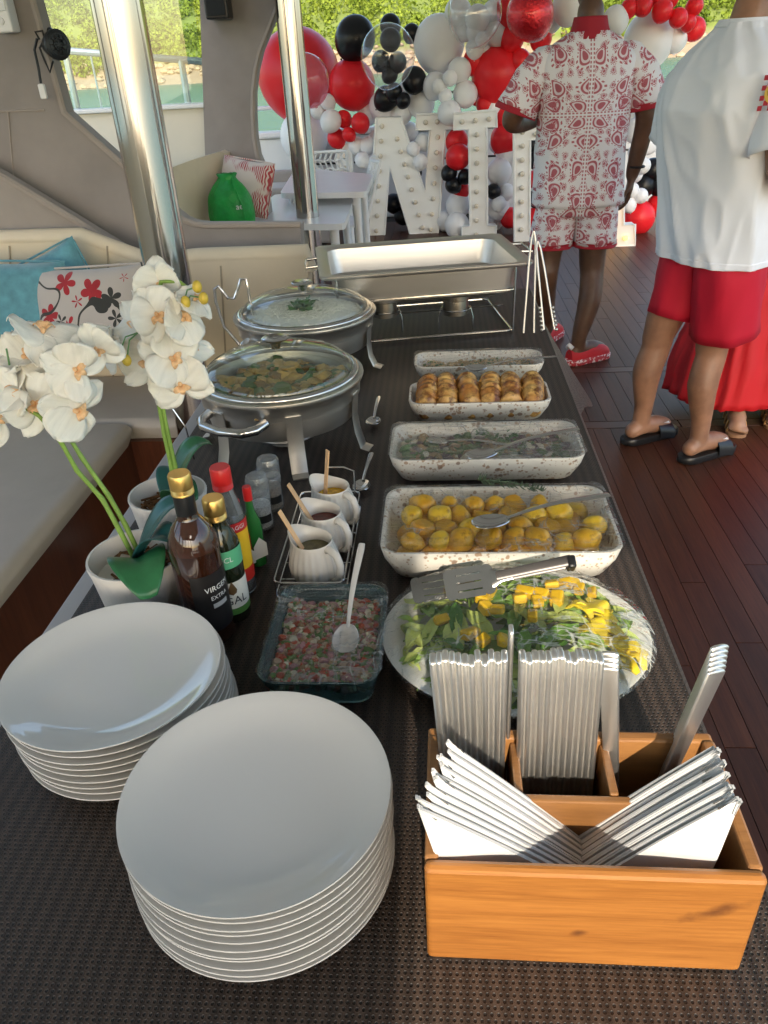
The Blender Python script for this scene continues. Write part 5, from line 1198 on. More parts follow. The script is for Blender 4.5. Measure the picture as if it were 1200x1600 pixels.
nameC = {'white': 'white', 'red': 'red', 'black': 'black', 'pink': 'clear pink', 'clear': 'clear', 'foil': 'shiny red'}
BL = """
467 117 66 red 3|475 213 38 white 2|478 125 38 pink 0|512 159 12 white 0|496 173 12 white 0|517 189 17 white 0|550 132 37 red 1|537 186 13 red 1|563 192 15 red 0|526 216 15 red 1|545 210 11 red 0
555 59 32 black 2|610 40 17 black 2|643 52 14 black 2|606 86 44 clear 0|610 62 17 black 0|595 95 15 black 0|621 97 15 black 0|609 117 13 black 0|647 125 20 black 1|603 154 19 black 1|616 143 13 black 0|630 157 12 black 0
686 68 41 white 1|718 110 19 white 1|680 134 20 white 1|703 122 12 white 0|686 135 12 white 0|696 150 11 white 0|727 147 20 white 1|702 176 19 white 0|658 161 22 white 2|598 166 22 white 2|627 176 18 white 2|640 140 18 white 3|575 178 17 white 3
742 20 44 clear 0|746 29 20 white 1|716 20 22 white 2|742 75 15 white 1|775 52 20 white 2|753 62 11 white 0|742 50 14 white 1|770 20 18 white 2|725 50 14 white 2|760 84 14 white 2|777 116 42 red 1|745 95 22 red 2|760 162 17 red 2|800 60 20 red 2|812 95 18 red 2|828 22 38 foil 0|797 16 24 red 2|748 148 16 red 3|770 168 15 white 2|790 215 24 red 2|790 183 16 red 2|805 160 18 red 3
714 220 18 red 1|716 245 20 red 0|702 270 13 black 0|727 276 12 black 0|708 289 13 black 0|720 296 14 red 1|716 320 20 white 1|714 352 20 white 0|695 345 15 white 1|661 222 13 white 1|646 233 11 white 0|657 253 12 white 0|575 227 13 white 1|566 250 12 white 0|557 227 13 white 1|588 215 12 white 2|615 318 15 black 2|632 310 14 black 2|643 290 16 red 2|655 320 15 red 2|628 338 13 black 2|650 270 10 black 2|622 225 14 white 3|640 205 14 white 3
780 268 20 white 1|771 299 12 black 0|791 300 13 white 1|778 324 19 white 1|797 340 16 red 1|779 318 12 white 0|772 345 15 white 2|790 245 16 white 2|832 225 12 black 1|834 250 13 black 1|836 280 14 red 2|838 310 14 black 2|836 340 16 red 2|776 225 13 white 3
962 31 21 white 0|1014 62 41 white 1|890 8 28 white 1|915 -5 26 white 2|1004 9 16 red 0|983 13 14 red 0|1035 17 17 red 0|1060 28 15 red 0|1085 10 14 red 1|1046 -2 15 red 1|1020 -8 16 red 1|1075 35 13 red 1|1018 118 16 white 1|1008 147 14 white 0|997 158 12 white 1|985 75 16 white 2|1000 108 14 white 2|985 185 13 white 2|997 203 20 white 1|1013 225 16 white 1|994 238 13 white 0|1004 259 13 white 0|993 272 12 white 1|987 297 12 white 0|1001 306 12 white 0|983 320 12 white 0|997 340 27 red 1|1004 290 20 black 2|1020 265 18 black 2|1018 195 18 white 2|1010 175 14 white 1|1028 320 18 red 2|1030 290 17 black 2|1020 150 18 white 2|1055 60 20 white 2|1085 45 18 red 2|985 98 24 white 2|955 72 20 white 2|935 40 18 white 2|975 125 18 white 2|860 30 20 white 2|845 60 18 red 2|965 150 16 white 2
"""
rr = random.Random(77); seen = {}
zone = lambda x, y: ('at the left end of the garland' if x < 520 else 'left of the letter N' if x < 640 and y < 200 else 'in the top middle of the garland' if x < 790 and y < 110 else 'just above the letter N' if x < 790 and y < 205 else 'between and behind the marquee letters' if x < 850 else 'above the paisley shirt collar' if x < 945 else 'in the top right of the garland' if y < 100 else 'between the two men')
sizes = lambda r: 'giant' if r > 55 else 'large' if r > 30 else 'medium' if r > 16 else 'small'
BB = [tuple(b.split()) for line in BL.strip().split('\n') for b in line.split('|')]
cnt = {}
for x, y, r, c, l in BB:
    x, y, r = float(x), float(y), float(r); k = '%s %s balloon %s' % (sizes(r), nameC[c], zone(x, y)); cnt[k] = cnt.get(k, 0) + 1
for x, y, r, c, l in BB:
    x, y, r, l = float(x), float(y), float(r), int(l)
    Y = 8.35 - .0016 * (x - 600) - .28 + .30 * l / 3 * 1.3
    if x > 930: Y = 7.55 + .14 * l
    if r > 35 and l >= 1: Y += .18
    if c in ('pink', 'clear', 'foil'): Y = 7.62 - .0008 * (x - 600)
    if c == 'black' and 590 < x < 625 and 55 < y < 120 and r < 18: Y = 7.62
    p = at(x, y, Y); ex = at(x + r, y, Y); R0 = (ex - p).length * .97
    o = put('balloon', bm_[c], None, p, (rr.uniform(-.7, .7), rr.uniform(-.7, .7), rr.random() * 6), (R0, R0, R0 * 1.02))
    if r > 40: o.rotation_euler = (rr.uniform(-.2, .2), rr.uniform(-.2, .2), 0)
    k = '%s %s balloon %s' % (sizes(r), nameC[c], zone(x, y)); tagp(o, k, 'balloon', 'balloon garland' if cnt[k] > 1 else None)
gf = thing('garland_frame', 'dark tubular frame holding up the balloon garland', 'frame', (.4, 8.75, 0))
for x in (-1.9, 2.6): MB().tube([(x, 0, 0), (x, 0, 2.1)], .016, 8).build('upright', bp, gf)
MB().tube([(-1.9, 0, 2.1), (2.6, 0, 2.1)], .016, 8).build('cross_bar', bp, gf)
for zz in (.6, 1.2): MB().tube([(-1.9, 0, zz), (2.6, 0, zz)], .01, 8).build('cross_bar', bp, gf)

# ================================================================== PEOPLE
def skin_mat(name, c1, c2):
    m = mat(name, c1, .42, var=.26, vs=13, sub=.12, subr=(.012, .005, .003), bump=.22, bs=130, bd=.0015, rvar=.10); return m
def limb(mb, pts, rad, n=14, sub=4):
    """smooth tapered limb through joints"""
    P = [Vector(p) for p in pts]; Q, Rr = [], []
    for i in range(len(P) - 1):
        p0, p1, p2, p3 = P[max(i - 1, 0)], P[i], P[i + 1], P[min(i + 2, len(P) - 1)]
        for k in range(sub):
            u = k / sub; a = .5 * ((2 * p1) + (p2 - p0) * u + (2 * p0 - 5 * p1 + 4 * p2 - p3) * u * u + (3 * p1 - p0 - 3 * p2 + p3) * u ** 3)
            Q.append(a); Rr.append(rad[i] + (rad[i + 1] - rad[i]) * u)
    Q.append(P[-1]); Rr.append(rad[-1]); mb.tube(Q, Rr, n); mb.ball(P[0], rad[0] * .98, 12, 8); mb.ball(P[-1], rad[-1] * .98, 12, 8)
def foot(mb, heel, dirv, L=.25, ank=.09):
    d = Vector((dirv[0], dirv[1], 0)).normalized(); s = Vector((-d.y, d.x, 0)); h = Vector(heel); z0 = h.z
    at_ = lambda f, q, z: h + d * f + s * q + Vector((0, 0, z - 0))
    limb(mb, [at_(.005, 0, .034), at_(.06, 0, .045), at_(.13, 0, .040), at_(.19, 0, .026)], [.034, .038, .040, .030])
    limb(mb, [at_(.06, .005, .03), at_(.14, .012, .02), at_(.195, .01, .017)], [.024, .026, .022])
    for k in range(5): limb(mb, [at_(.18, .030 - .015 * k, .018), at_(.222 - .006 * abs(k - 1), .034 - .0165 * k, .014)], [.013, .0105 if k else .013], 8, 2)
def hand(mb, wr, dirv, palm_n, s=1.0, curl=.5, thumb=1):
    """palm, four unequal bent fingers and a thumb leaving the side of the palm"""
    d = Vector(dirv).normalized(); n = Vector(palm_n); n = (n - d * n.dot(d)).normalized(); sd_ = d.cross(n); w0 = Vector(wr)
    for q in (-.026, -.009, .009, .026): limb(mb, [w0 + sd_ * q * .6 * s, w0 + d * .05 * s + sd_ * q * s, w0 + d * .092 * s + sd_ * q * s], [.017 * s, .016 * s, .013 * s], 8, 2)
    for q, L in ((-.030, .062), (-.010, .078), (.010, .083), (.030, .074)):
        b = w0 + d * .092 * s + sd_ * q * s; c1 = curl * .5; c2 = curl * 1.1; c3 = curl * 1.7
        p1 = b + (d * math.cos(c1) + n * math.sin(c1)) * L * .45 * s; p2 = p1 + (d * math.cos(c2) + n * math.sin(c2)) * L * .32 * s; p3 = p2 + (d * math.cos(c3) + n * math.sin(c3)) * L * .25 * s
        limb(mb, [b, p1, p2, p3], [.0105 * s, .0095 * s, .0088 * s, .0078 * s], 8, 2)
    b = w0 + d * .03 * s + sd_ * thumb * .028 * s; p1 = b + (d * .6 + sd_ * thumb * .65 + n * .4).normalized() * .042 * s; p2 = p1 + (d * .9 + sd_ * thumb * .2 + n * .4).normalized() * .030 * s
    limb(mb, [b, p1, p2], [.015 * s, .0115 * s, .0095 * s], 8, 2)
def head(mb, c, fwd, s=1.0):
    f = Vector(fwd).normalized(); sd_ = Vector((f.y, -f.x, 0)); c = Vector(c)
    mb.ball(c + Vector((0, 0, .02)) - f * .012, (.078 * s, .092 * s, .105 * s) if abs(f.y) > .6 else (.092 * s, .078 * s, .105 * s), 20, 14)
    mb.ball(c + f * .02 - Vector((0, 0, .05)), (.060 * s, .066 * s, .075 * s), 16, 10)
    mb.ball(c + f * .055 - Vector((0, 0, .098)), .026 * s, 10, 8)                       # chin
    limb(mb, [c + f * .080 + Vector((0, 0, .012)), c + f * .100 - Vector((0, 0, .022))], [.010, .016], 8, 2)   # nose
    limb(mb, [c + f * .078 + sd_ * .022 - Vector((0, 0, .058)), c + f * .084 - Vector((0, 0, .056)), c + f * .078 - sd_ * .022 - Vector((0, 0, .058))], [.008, .011, .008], 8, 2)  # mouth
    for s_ in (-1, 1):
        mb.ball(c + sd_ * s_ * .080 - Vector((0, 0, .012)), (.016, .022, .032), 10, 8); mb.ball(c + f * .070 + sd_ * s_ * .032 + Vector((0, 0, .022)), .016, 10, 8)
def eyes(parent, c, fwd, m):
    f = Vector(fwd).normalized(); sd_ = Vector((f.y, -f.x, 0))
    for s_ in (-1, 1): mb = MB(); mb.ball(Vector(c) + f * .079 + sd_ * s_ * .032 + Vector((0, 0, .018)), .0105, 12, 8); mb.build('eye', m, parent, 180)
def garment(rings, m, name, parent, fold=.008, fs=(6, 9), seed=0, th=.004, n=56, sub=5, foldf=None, soft=False):
    """cloth tube lofted through ellipses (cx, cy, z, rx, ry[, power]) with folds"""
    L = []
    for i in range(len(rings) - 1):
        a, b = rings[i], rings[i + 1]
        for k in range(sub): u = k / sub; u2 = u; L.append(tuple(a[j] + (b[j] - a[j]) * u2 for j in range(5)))
    L.append(tuple(rings[-1][:5]))
    for _ in range(2): L = [L[0]] + [tuple((L[i - 1][j] + 2 * L[i][j] + L[i + 1][j]) / 4 for j in range(5)) for i in range(1, len(L) - 1)] + [L[-1]]
    zs = [q[2] for q in L]; z0, z1 = min(zs), max(zs)
    def P(i, j, off):
        X, Y, z, rx, ry = L[i]; a = 2 * PI * j / n; ca, sa = math.cos(a), math.sin(a); u = (z - z0) / (z1 - z0)
        e = 2 / 2.4; k = foldf(a, u) if foldf else 1
        rdg = (1 - abs(noise.noise((ca * fs[0] * 1.1 + seed + z * 1.3, sa * fs[0] * 1.1 - z * 1.1, z * fs[1] * .25)))) ** 4 + .6 * (1 - abs(noise.noise((ca * fs[0] * 2 + seed - z * 2.2, sa * fs[0] * 2, z * fs[1] * .5 + 7)))) ** 5
        if soft: rdg = (1 - abs(noise.noise((ca * fs[0] * 1.6 + seed + z * 1.9, sa * fs[0] * 1.6 - z * 1.7, z * .6)))) ** 3 + .35 * (1 - abs(noise.noise((ca * 3 + z * 4, sa * 3 - z * 5, z * 2.2 + 3)))) ** 4
        f = fold * k * (.7 * noise.noise((ca * fs[0] * .5 + seed, sa * fs[0] * .5, z * fs[1] * .33)) + .75 * (rdg - .6)) + off
        return (X + (rx + f) * math.copysign(abs(ca) ** e, ca), Y + (ry + f) * math.copysign(abs(sa) ** e, sa), z + .004 * noise.noise((ca * 2, sa * 2, seed)) * (1 - u))
    m_ = len(L); mb = MB()
    outer = [[P(i, j, 0) for j in range(n)] for i in range(m_)]; inner = [[P(i, j, -th) for j in range(n)] for i in range(m_)]
    mb.loft(outer + inner[::-1], False, False, closed=True)
    me = mb.mesh(name, m, 180); bm = bmesh.new(); bm.from_mesh(me); bmesh.ops.recalc_face_normals(bm, faces=bm.faces); bm.to_mesh(me); bm.free()
    return put(name, me, parent)
def tube_garment(pts, rad, m, name, parent, fold=.006, seed=0, n=36, th=.004):
    """sleeve or trouser leg: open cloth tube along joints"""
    P = [Vector(p) for p in pts]; Q, Rr = [], []; sub = 6
    for i in range(len(P) - 1):
        for k in range(sub): u = k / sub; Q.append(P[i].lerp(P[i + 1], u)); Rr.append(rad[i] + (rad[i + 1] - rad[i]) * u)
    Q.append(P[-1]); Rr.append(rad[-1])
    def ringset(off):
        mb = MB(); out = []; prev = None
        for i in range(len(Q)):
            t = (Q[min(i + 1, len(Q) - 1)] - Q[max(i - 1, 0)]).normalized(); n1 = t.orthogonal() if prev is None else prev - t * prev.dot(t); n1.normalize(); prev = n1; n2 = t.cross(n1)
            out.append([tuple(Q[i] + (n1 * math.cos(a) + n2 * math.sin(a)) * (Rr[i] + off + fold * noise.noise((math.cos(a) * 2.2 + seed, math.sin(a) * 2.2, i * .25)))) for a in [2 * PI * j / n for j in range(n)]])
        return out
    mb = MB(); mb.loft(ringset(0) + ringset(-th)[::-1], False, False, closed=True)
    me = mb.mesh(name, m, 180); bm = bmesh.new(); bm.from_mesh(me); bmesh.ops.recalc_face_normals(bm, faces=bm.faces); bm.to_mesh(me); bm.free()
    return put(name, me, parent)
hair = mat('dark_hair', (.012, .009, .008), .7, bump=.6, bs=180, bd=.004)
eye_m = mat('eye_white', (.7, .68, .65), .15)
def hair_cap(parent, c, fwd):
    f = Vector(fwd).normalized(); mb = MB(); c = Vector(c)
    mb.ball(c + Vector((0, 0, .034)) - f * .022, (.084, .094, .098) if abs(f.y) > .6 else (.094, .084, .098), 24, 16)
    mb.v = [tuple(Vector(p) + Vector((noise.noise(Vector(p) * 60), noise.noise(Vector(p) * 61 + Vector((3, 0, 0))), noise.noise(Vector(p) * 59))) * .004) for p in mb.v]
    mb.build('hair', hair, parent, 180)

# ---- man in the paisley set (back to us)
def paisley_mat():
    m = bpy.data.materials.new('paisley_cotton'); m.use_nodes = True; t = NT(m); b = t.n['Principled BSDF']
    tc = t.new('ShaderNodeTexCoord'); sp0 = t.new('ShaderNodeSeparateXYZ'); t.link(tc.outputs['Object'], sp0.inputs[0])
    xa = t.math('ABSOLUTE', sp0.outputs[0]); za = t.math('ABSOLUTE', t.math('SUBTRACT', sp0.outputs[2], 1.20))
    white, red = (.74, .73, .76), (.36, .02, .045); c = white
    for S_, thr, seed, sz in ((9.5, .04, 0.0, 1.25), (21.0, .30, 5.3, 1.05)):
        cb = t.new('ShaderNodeCombineXYZ'); t.link(xa, cb.inputs[0]); t.link(za, cb.inputs[1]); cb.inputs[2].default_value = seed
        vo = t.new('ShaderNodeTexVoronoi'); vo.voronoi_dimensions = '2D'; vo.inputs['Scale'].default_value = S_; vo.inputs['Randomness'].default_value = .55
        of = t.new('ShaderNodeVectorMath', operation='ADD'); of.inputs[1].default_value = (seed, seed * .7, 0); t.link(cb.outputs[0], of.inputs[0]); t.link(of.outputs[0], vo.inputs['Vector'])
        sb = t.new('ShaderNodeVectorMath', operation='SUBTRACT'); t.link(of.outputs[0], sb.inputs[0]); t.link(vo.outputs['Position'], sb.inputs[1])
        sc2 = t.new('ShaderNodeVectorMath', operation='SCALE'); sc2.inputs['Scale'].default_value = S_; t.link(sb.outputs[0], sc2.inputs[0])
        cc = t.new('ShaderNodeSeparateColor'); t.link(vo.outputs['Color'], cc.inputs[0])
        rt = t.new('ShaderNodeVectorRotate'); rt.rotation_type = 'Z_AXIS'; t.link(sc2.outputs[0], rt.inputs['Vector']); t.link(t.math('MULTIPLY', t.math('SUBTRACT', cc.outputs[0], .5), 2.2), rt.inputs['Angle'])
        q = t.new('ShaderNodeSeparateXYZ'); t.link(rt.outputs[0], q.inputs[0])
        ly = q.outputs[1]; lx = t.math('SUBTRACT', q.outputs[0], t.math('MULTIPLY', t.math('POWER', t.math('ADD', ly, .1), 2), .9))
        wd = t.math('MAXIMUM', .12, t.math('SUBTRACT', .62, t.math('MULTIPLY', ly, .85)))
        d = t.math('SQRT', t.math('ADD', t.math('POWER', t.math('DIVIDE', lx, wd), 2), t.math('POWER', t.math('MULTIPLY', ly, 1.05), 2)))
        d = t.math('DIVIDE', d, sz)
        core = t.math('LESS_THAN', d, .15); r1 = t.math('MULTIPLY', t.math('GREATER_THAN', d, .23), t.math('LESS_THAN', d, .30)); 
        ang = t.math('ARCTAN2', lx, ly); dots = t.math('MULTIPLY', t.math('MULTIPLY', t.math('GREATER_THAN', d, .36), t.math('LESS_THAN', d, .43)), t.math('GREATER_THAN', t.math('SINE', t.math('MULTIPLY', ang, 13)), .1))
        f = t.math('MINIMUM', 1.0, t.math('ADD', t.math('ADD', core, r1), dots)); f = t.math('MULTIPLY', f, t.math('GREATER_THAN', cc.outputs[1], thr))
        halo = t.math('MULTIPLY', t.math('LESS_THAN', d, .32), t.math('GREATER_THAN', cc.outputs[1], thr)); c = t.mix(t.math('MULTIPLY', halo, .35), c, (.62, .40, .46))
        c = t.mix(t.math('MULTIPLY', f, .85), c, red)
    for dist in (xa, za):
        band = t.math('MULTIPLY', t.math('LESS_THAN', dist, .010), t.math('GREATER_THAN', dist, .0035)); oth = za if dist is xa else xa
        chk = t.math('GREATER_THAN', t.math('SINE', t.math('MULTIPLY', oth, 380)), -.3); c = t.mix(t.math('LESS_THAN', dist, .012), c, white); c = t.mix(t.math('MULTIPLY', t.math('MULTIPLY', band, chk), .8), c, red)
    t.link(c, b.inputs['Base Color']); b.inputs['Roughness'].default_value = .8
    t.link(t.bump(t.noise(tc.outputs['Object'], 14, 3), .25, .02), b.inputs['Normal']); return m
pm = paisley_mat(); redtrim = mat('red_rib_trim', (.34, .012, .026), .75, bump=.2, bs=200)
sk1 = skin_mat('brown_skin_dark', (.115, .060, .036), None)
X0, Y0 = .70, 4.25
pa_ = thing('person', 'man in red and white paisley shirt and shorts seen from behind', 'person', (X0, Y0, 0))
mb = MB()
limb(mb, [(0, 0, .90), (0, -.005, 1.1), (0, -.0, 1.3), (0, -.01, 1.43)], [.11, .11, .115, .08], 20); limb(mb, [(-.1, 0, .9), (-.09, 0, 1.3)], [.08, .09]); limb(mb, [(.1, 0, .9), (.09, 0, 1.3)], [.08, .09])
limb(mb, [(-.19, -.01, 1.42), (0, -.012, 1.44), (.19, -.01, 1.42)], [.05, .06, .05]); limb(mb, [(0, -.01, 1.48), (0, .005, 1.60)], [.062, .060])
head(mb, (0, .03, 1.72), (0, 1, 0))
# left arm folded forward, right arm hanging
limb(mb, [(-.21, -.01, 1.40), (-.30, -.02, 1.25), (-.335, .0, 1.18), (-.27, .12, 1.16), (-.16, .22, 1.18)], [.060, .052, .048, .044, .034]); hand(mb, (-.15, .23, 1.18), (.8, .5, .1), (0, -.2, -1), 1.0, .5, 1)
limb(mb, [(.21, -.01, 1.40), (.275, -.03, 1.22), (.285, -.02, 1.14), (.275, .01, 1.02), (.262, .03, .915)], [.060, .052, .046, .042, .031]); hand(mb, (.262, .03, .91), (-.08, .1, -1), (-1, .1, .0), 1.0, .55, -1)
for s, kx, fx, fy in ((-1, -.125, -.075, .27), (1, .10, .055, -.06)):
    limb(mb, [(s * .09, 0, .88), (kx, .01, .55), (kx + .004 * s, .0, .46), (kx * .9 + fx * .1, -.02 + fy * .4, .33), (fx, fy - .01, .16), (fx, fy, .085)], [.095, .068, .060, .060, .041, .036])
    foot(mb, (fx - .03, fy - .02, .035), (.85, .5) if s > 0 else (.5, .8))
put('body', voxel(mb, .009, sk1, 'body'), pa_); pa_.scale = (1.03, 1.03, 1.045); eyes(pa_, (0, .03, 1.72), (0, 1, 0), eye_m); hair_cap(pa_, (0, .03, 1.72), (0, 1, 0))
garment([(0, .0, .80, .222, .150), (0, 0, .92, .215, .148), (0, -.005, 1.06, .208, .145), (0, -.01, 1.20, .212, .148), (0, -.015, 1.33, .225, .145), (0, -.015, 1.42, .225, .120), (0, -.012, 1.475, .165, .100), (0, -.01, 1.52, .085, .080)], pm, 'shirt', pa_, .016, (3, 7), 3)
tube_garment([(-.11, -.012, 1.42), (-.19, -.015, 1.405), (-.255, -.02, 1.34), (-.315, -.02, 1.225)], [.050, .072, .086, .098], pm, 'sleeve', pa_, .010, 1); tube_garment([(-.313, -.02, 1.235), (-.322, -.02, 1.21)], [.099, .100], redtrim, 'cuff', pa_, .010, 1)
tube_garment([(.11, -.012, 1.42), (.19, -.015, 1.405), (.245, -.02, 1.34), (.285, -.025, 1.225)], [.050, .072, .084, .094], pm, 'sleeve', pa_, .010, 2); tube_garment([(.284, -.025, 1.235), (.289, -.025, 1.208)], [.096, .097], redtrim, 'cuff', pa_, .010, 2)
garment([(0, -.01, 1.49, .105, .092), (0, -.005, 1.53, .082, .082), (0, .0, 1.575, .072, .074)], redtrim, 'collar', pa_, .003, (2, 2), 1)
for s, kx in ((-1, -.118), (1, .105)):
    tube_garment([(s * .085, 0, .90), (s * .10, 0, .80), (kx, .005, .615)], [.090, .105, .108], pm, 'shorts_leg', pa_, .010, 5 + s); tube_garment([(kx, .005, .625), (kx, .005, .600)], [.110, .111], redtrim, 'shorts_hem', pa_, .010, 5 + s)
garment([(0, 0, .76, .175, .12), (0, 0, .88, .17, .115), (0, 0, .97, .17, .11)], pm, 'shorts_waist', pa_, .004, (3, 4), 9)
mb = MB(); mb.tube([(.277 + .034 * math.cos(a), .012 + .034 * math.sin(a), .955) for a in [2 * PI * i / 20 for i in range(20)]], .006, 6, closed=True); mb.build('bracelet', bp, pa_)
# red clogs
clog = mat('red_suede_shoe', (.50, .012, .02), .6, bump=.2, bs=90); sole_m = bpy.data.materials.new('spotted_sole'); sole_m.use_nodes = True; t = NT(sole_m); vv = t.noise(t.coords('Object'), 60, 2); t.link(t.mix(t.ramp(vv, [(.52, 0.0), (.58, 1.0)]), (.45, .03, .04), (.75, .62, .62)), t.n['Principled BSDF'].inputs['Base Color'])
for (hx, hy, dv) in ((.025, -.08, (.85, .5)), (-.105, .25, (.5, .8))):
    d = Vector((dv[0], dv[1], 0)).normalized(); a = math.atan2(d.y, d.x)
    sh = bpy.data.objects.new('shoe', None); C.objects.link(sh); sh.parent = pa_; sh.location = (hx + d.x * .1, hy + d.y * .1, 0); sh.rotation_euler = (0, 0, a)
    def outl(k, z, e0=0): return [(x * k, y * k * (.82 if x < 0 else 1), z) for x, y in rrect(.285, .105, .05, 6)]
    MB().loft([outl(.97, .005), outl(1.02, .010), outl(1.02, .034), outl(.98, .038)]).build('sole', sole_m, sh, 50)
    rg = []
    for i, x in enumerate((-.125, -.10, -.05, 0, .05, .09, .12, .138)):
        hh = (.052, .058, .060, .075, .068, .052, .034, .012)[i]; ww = (.030, .040, .044, .046, .050, .050, .042, .022)[i]
        rg.append([(x, ww * math.cos(q), .036 + hh * max(0, math.sin(q)) ** .8) for q in [PI * j / 14 for j in range(15)]] )
    MB().loft(rg, True, True).build('upper', clog, sh, 60)
    MB().tube([(-.12, -.02, .10), (-.13, 0, .115), (-.12, .02, .10)], .012, 8).build('heel_lining', M['white_plastic'], sh)

# ---- man in the white T-shirt
tee = mat('white_jersey', (.77, .80, .87), .85, bump=.12, bs=500, bd=.0006); rsh = mat('red_swim_cloth', (.50, .006, .028), .75, var=.06, vs=8, bump=.1, bs=300); sk2 = skin_mat('tan_skin', (.30, .155, .095), None)
X1, Y1 = 1.025, 3.07; yaw = R_(-64)
wm = thing('person', 'man in white T-shirt and red shorts wearing black slides', 'person', (X1, Y1, 0), yaw)
ci, si = math.cos(-yaw), math.sin(-yaw)
def W2(x, y, z): dx, dy = x - X1, y - Y1; return (ci * dx - si * dy, si * dx + ci * dy, z)     # place of the scene -> the man's own frame
fl_, fr_ = atz(985, 684, .03), atz(1075, 712, .03)          # heels
tl_, tr_ = atz(1055, 668, .02), atz(1142, 694, .02)
mb = MB()
limb(mb, [(0, 0, .88), (0, -.005, 1.1), (0, -.02, 1.3), (0, -.02, 1.42)], [.12, .12, .125, .085], 20); limb(mb, [(-.1, 0, .9), (-.1, 0, 1.3)], [.08, .09]); limb(mb, [(.1, 0, .9), (.1, 0, 1.3)], [.08, .09])
limb(mb, [(-.19, -.02, 1.41), (0, -.02, 1.44), (.19, -.02, 1.41)], [.05, .065, .05]); limb(mb, [(0, -.02, 1.48), (0, .01, 1.60)], [.066, .063])
head(mb, (0, .04, 1.71), (0, 1, 0), 1.02)
limb(mb, [(.21, -.02, 1.39), (.275, -.05, 1.24), (.285, -.03, 1.13), (.27, .08, 1.08), (.20, .22, 1.12)], [.064, .058, .052, .046, .034]); hand(mb, (.195, .23, 1.12), (-.3, .9, .15), (-.9, -.2, 0), 1, .6, 1)
limb(mb, [(-.21, -.02, 1.39), (-.26, -.01, 1.24), (-.26, .02, 1.14), (-.22, .13, 1.10), (-.14, .24, 1.13)], [.064, .056, .050, .045, .034]); hand(mb, (-.135, .25, 1.13), (.5, .8, .15), (.8, -.5, 0), 1, .6, -1)
for s, hl, tp_, kn in ((-1, fl_, tl_, at(1030, 520, 3.16)), (1, fr_, tr_, at(1112, 545, 3.02))):
    h0 = Vector(W2(hl.x, hl.y, .04)); t0 = Vector(W2(tp_.x, tp_.y, .03)); d = (t0 - h0); d.z = 0; d.normalize(); k0 = Vector(W2(kn.x, kn.y, .49)); an = h0 + d * .045 + Vector((0, 0, .055))
    mid = k0.lerp(an, .42) - d * .022
    limb(mb, [(s * .09, 0, .86), Vector((s * .09, 0, .86)).lerp(k0, .5), k0, k0.lerp(an, .14), mid, k0.lerp(an, .8), an], [.10, .088, .064, .059, .060, .040, .036]); foot(mb, h0 - Vector((0, 0, .012)), (d.x, d.y))
    sl_ = bpy.data.objects.new('slide', None); C.objects.link(sl_); sl_.parent = wm; c_ = h0 + d * .105; sl_.location = (c_.x, c_.y, 0); sl_.rotation_euler = (0, 0, math.atan2(d.y, d.x))
    MB().loft([[(x * k, y * k * (.84 if x < 0 else 1), z) for x, y in rrect(.292, .102, .05, 6)] for k, z in ((.96, .004), (1.02, .010), (1.02, .030), (.98, .036))]).build('sole', bp, sl_, 50)
    MB().grid(lambda u, v: (.015 + .085 * v, .056 * math.cos(PI * u), .022 + .066 * math.sin(PI * u) ** .7 - .020 * v), 16, 5, .004).build('strap', bp, sl_, 60)
    MB().grid(lambda u, v: (.032 + .05 * u, -.052 * math.cos(R_(52) + .5 * v) , .030 + .066 * math.sin(R_(52) + .5 * v) ** .7 - .020 * (u * .6 + .2) + .0015), 6, 4, .001).build('logo_print', white_print, sl_, 60)
put('body', voxel(mb, .009, sk2, 'body'), wm); wm.scale = (1, 1, 1.015); eyes(wm, (0, .04, 1.71), (0, 1, 0), eye_m); hair_cap(wm, (0, .04, 1.71), (0, 1, 0))
fold_fn = lambda a, u: .5 + 1.1 * (math.sin(a * 1.0 - .8) < .4)
garment([(.0, .005, .808, .222, .163), (0, 0, .86, .221, .162), (0, -.010, 1.0, .222, .166), (-.0, -.028, 1.15, .232, .174), (-.0, -.045, 1.30, .246, .176), (0, -.045, 1.40, .242, .155), (0, -.035, 1.47, .185, .125), (0, -.02, 1.53, .095, .092), (0, -.015, 1.55, .080, .082)], tee, 'tee_shirt', wm, .030, (1.15, 3.4), 11, n=120, sub=10, soft=True)
garment([(0, -.018, 1.538, .092, .090), (0, -.012, 1.560, .080, .082)], tee, 'neck_rib', wm, .002, (2, 2), 1)
tube_garment([(.10, -.02, 1.41), (.19, -.03, 1.40), (.255, -.045, 1.32), (.295, -.06, 1.185)], [.055, .082, .098, .108], tee, 'sleeve', wm, .014, 1); tube_garment([(-.10, -.02, 1.41), (-.18, -.02, 1.40), (-.235, -.02, 1.32), (-.265, -.01, 1.19)], [.055, .082, .096, .104], tee, 'sleeve', wm, .014, 2)
for s in (-1, 1):
    hem_m = rsh; k0 = Vector(W2(*((at(1054, 470, 3.14) if s < 0 else at(1134, 500, 3.02))[:3]))); tube_garment([(s * .085, 0, .90), Vector((s * .10, .0, .78)), Vector((k0.x, k0.y, .565 if s < 0 else .535))], [.105, .122, .128 if s > 0 else .098], rsh, 'shorts_leg', wm, .014, 5 + s)
garment([(0, 0, .80, .17, .12), (0, 0, .88, .18, .13), (0, 0, .95, .18, .13)], rsh, 'shorts_waist', wm, .004, (3, 4), 9)
garment([(0, .005, .805, .2235, .1645), (0, .004, .828, .2230, .1640)], tee, 'bottom_hem', wm, .030, (1.15, 3.4), 11, n=120, soft=True)
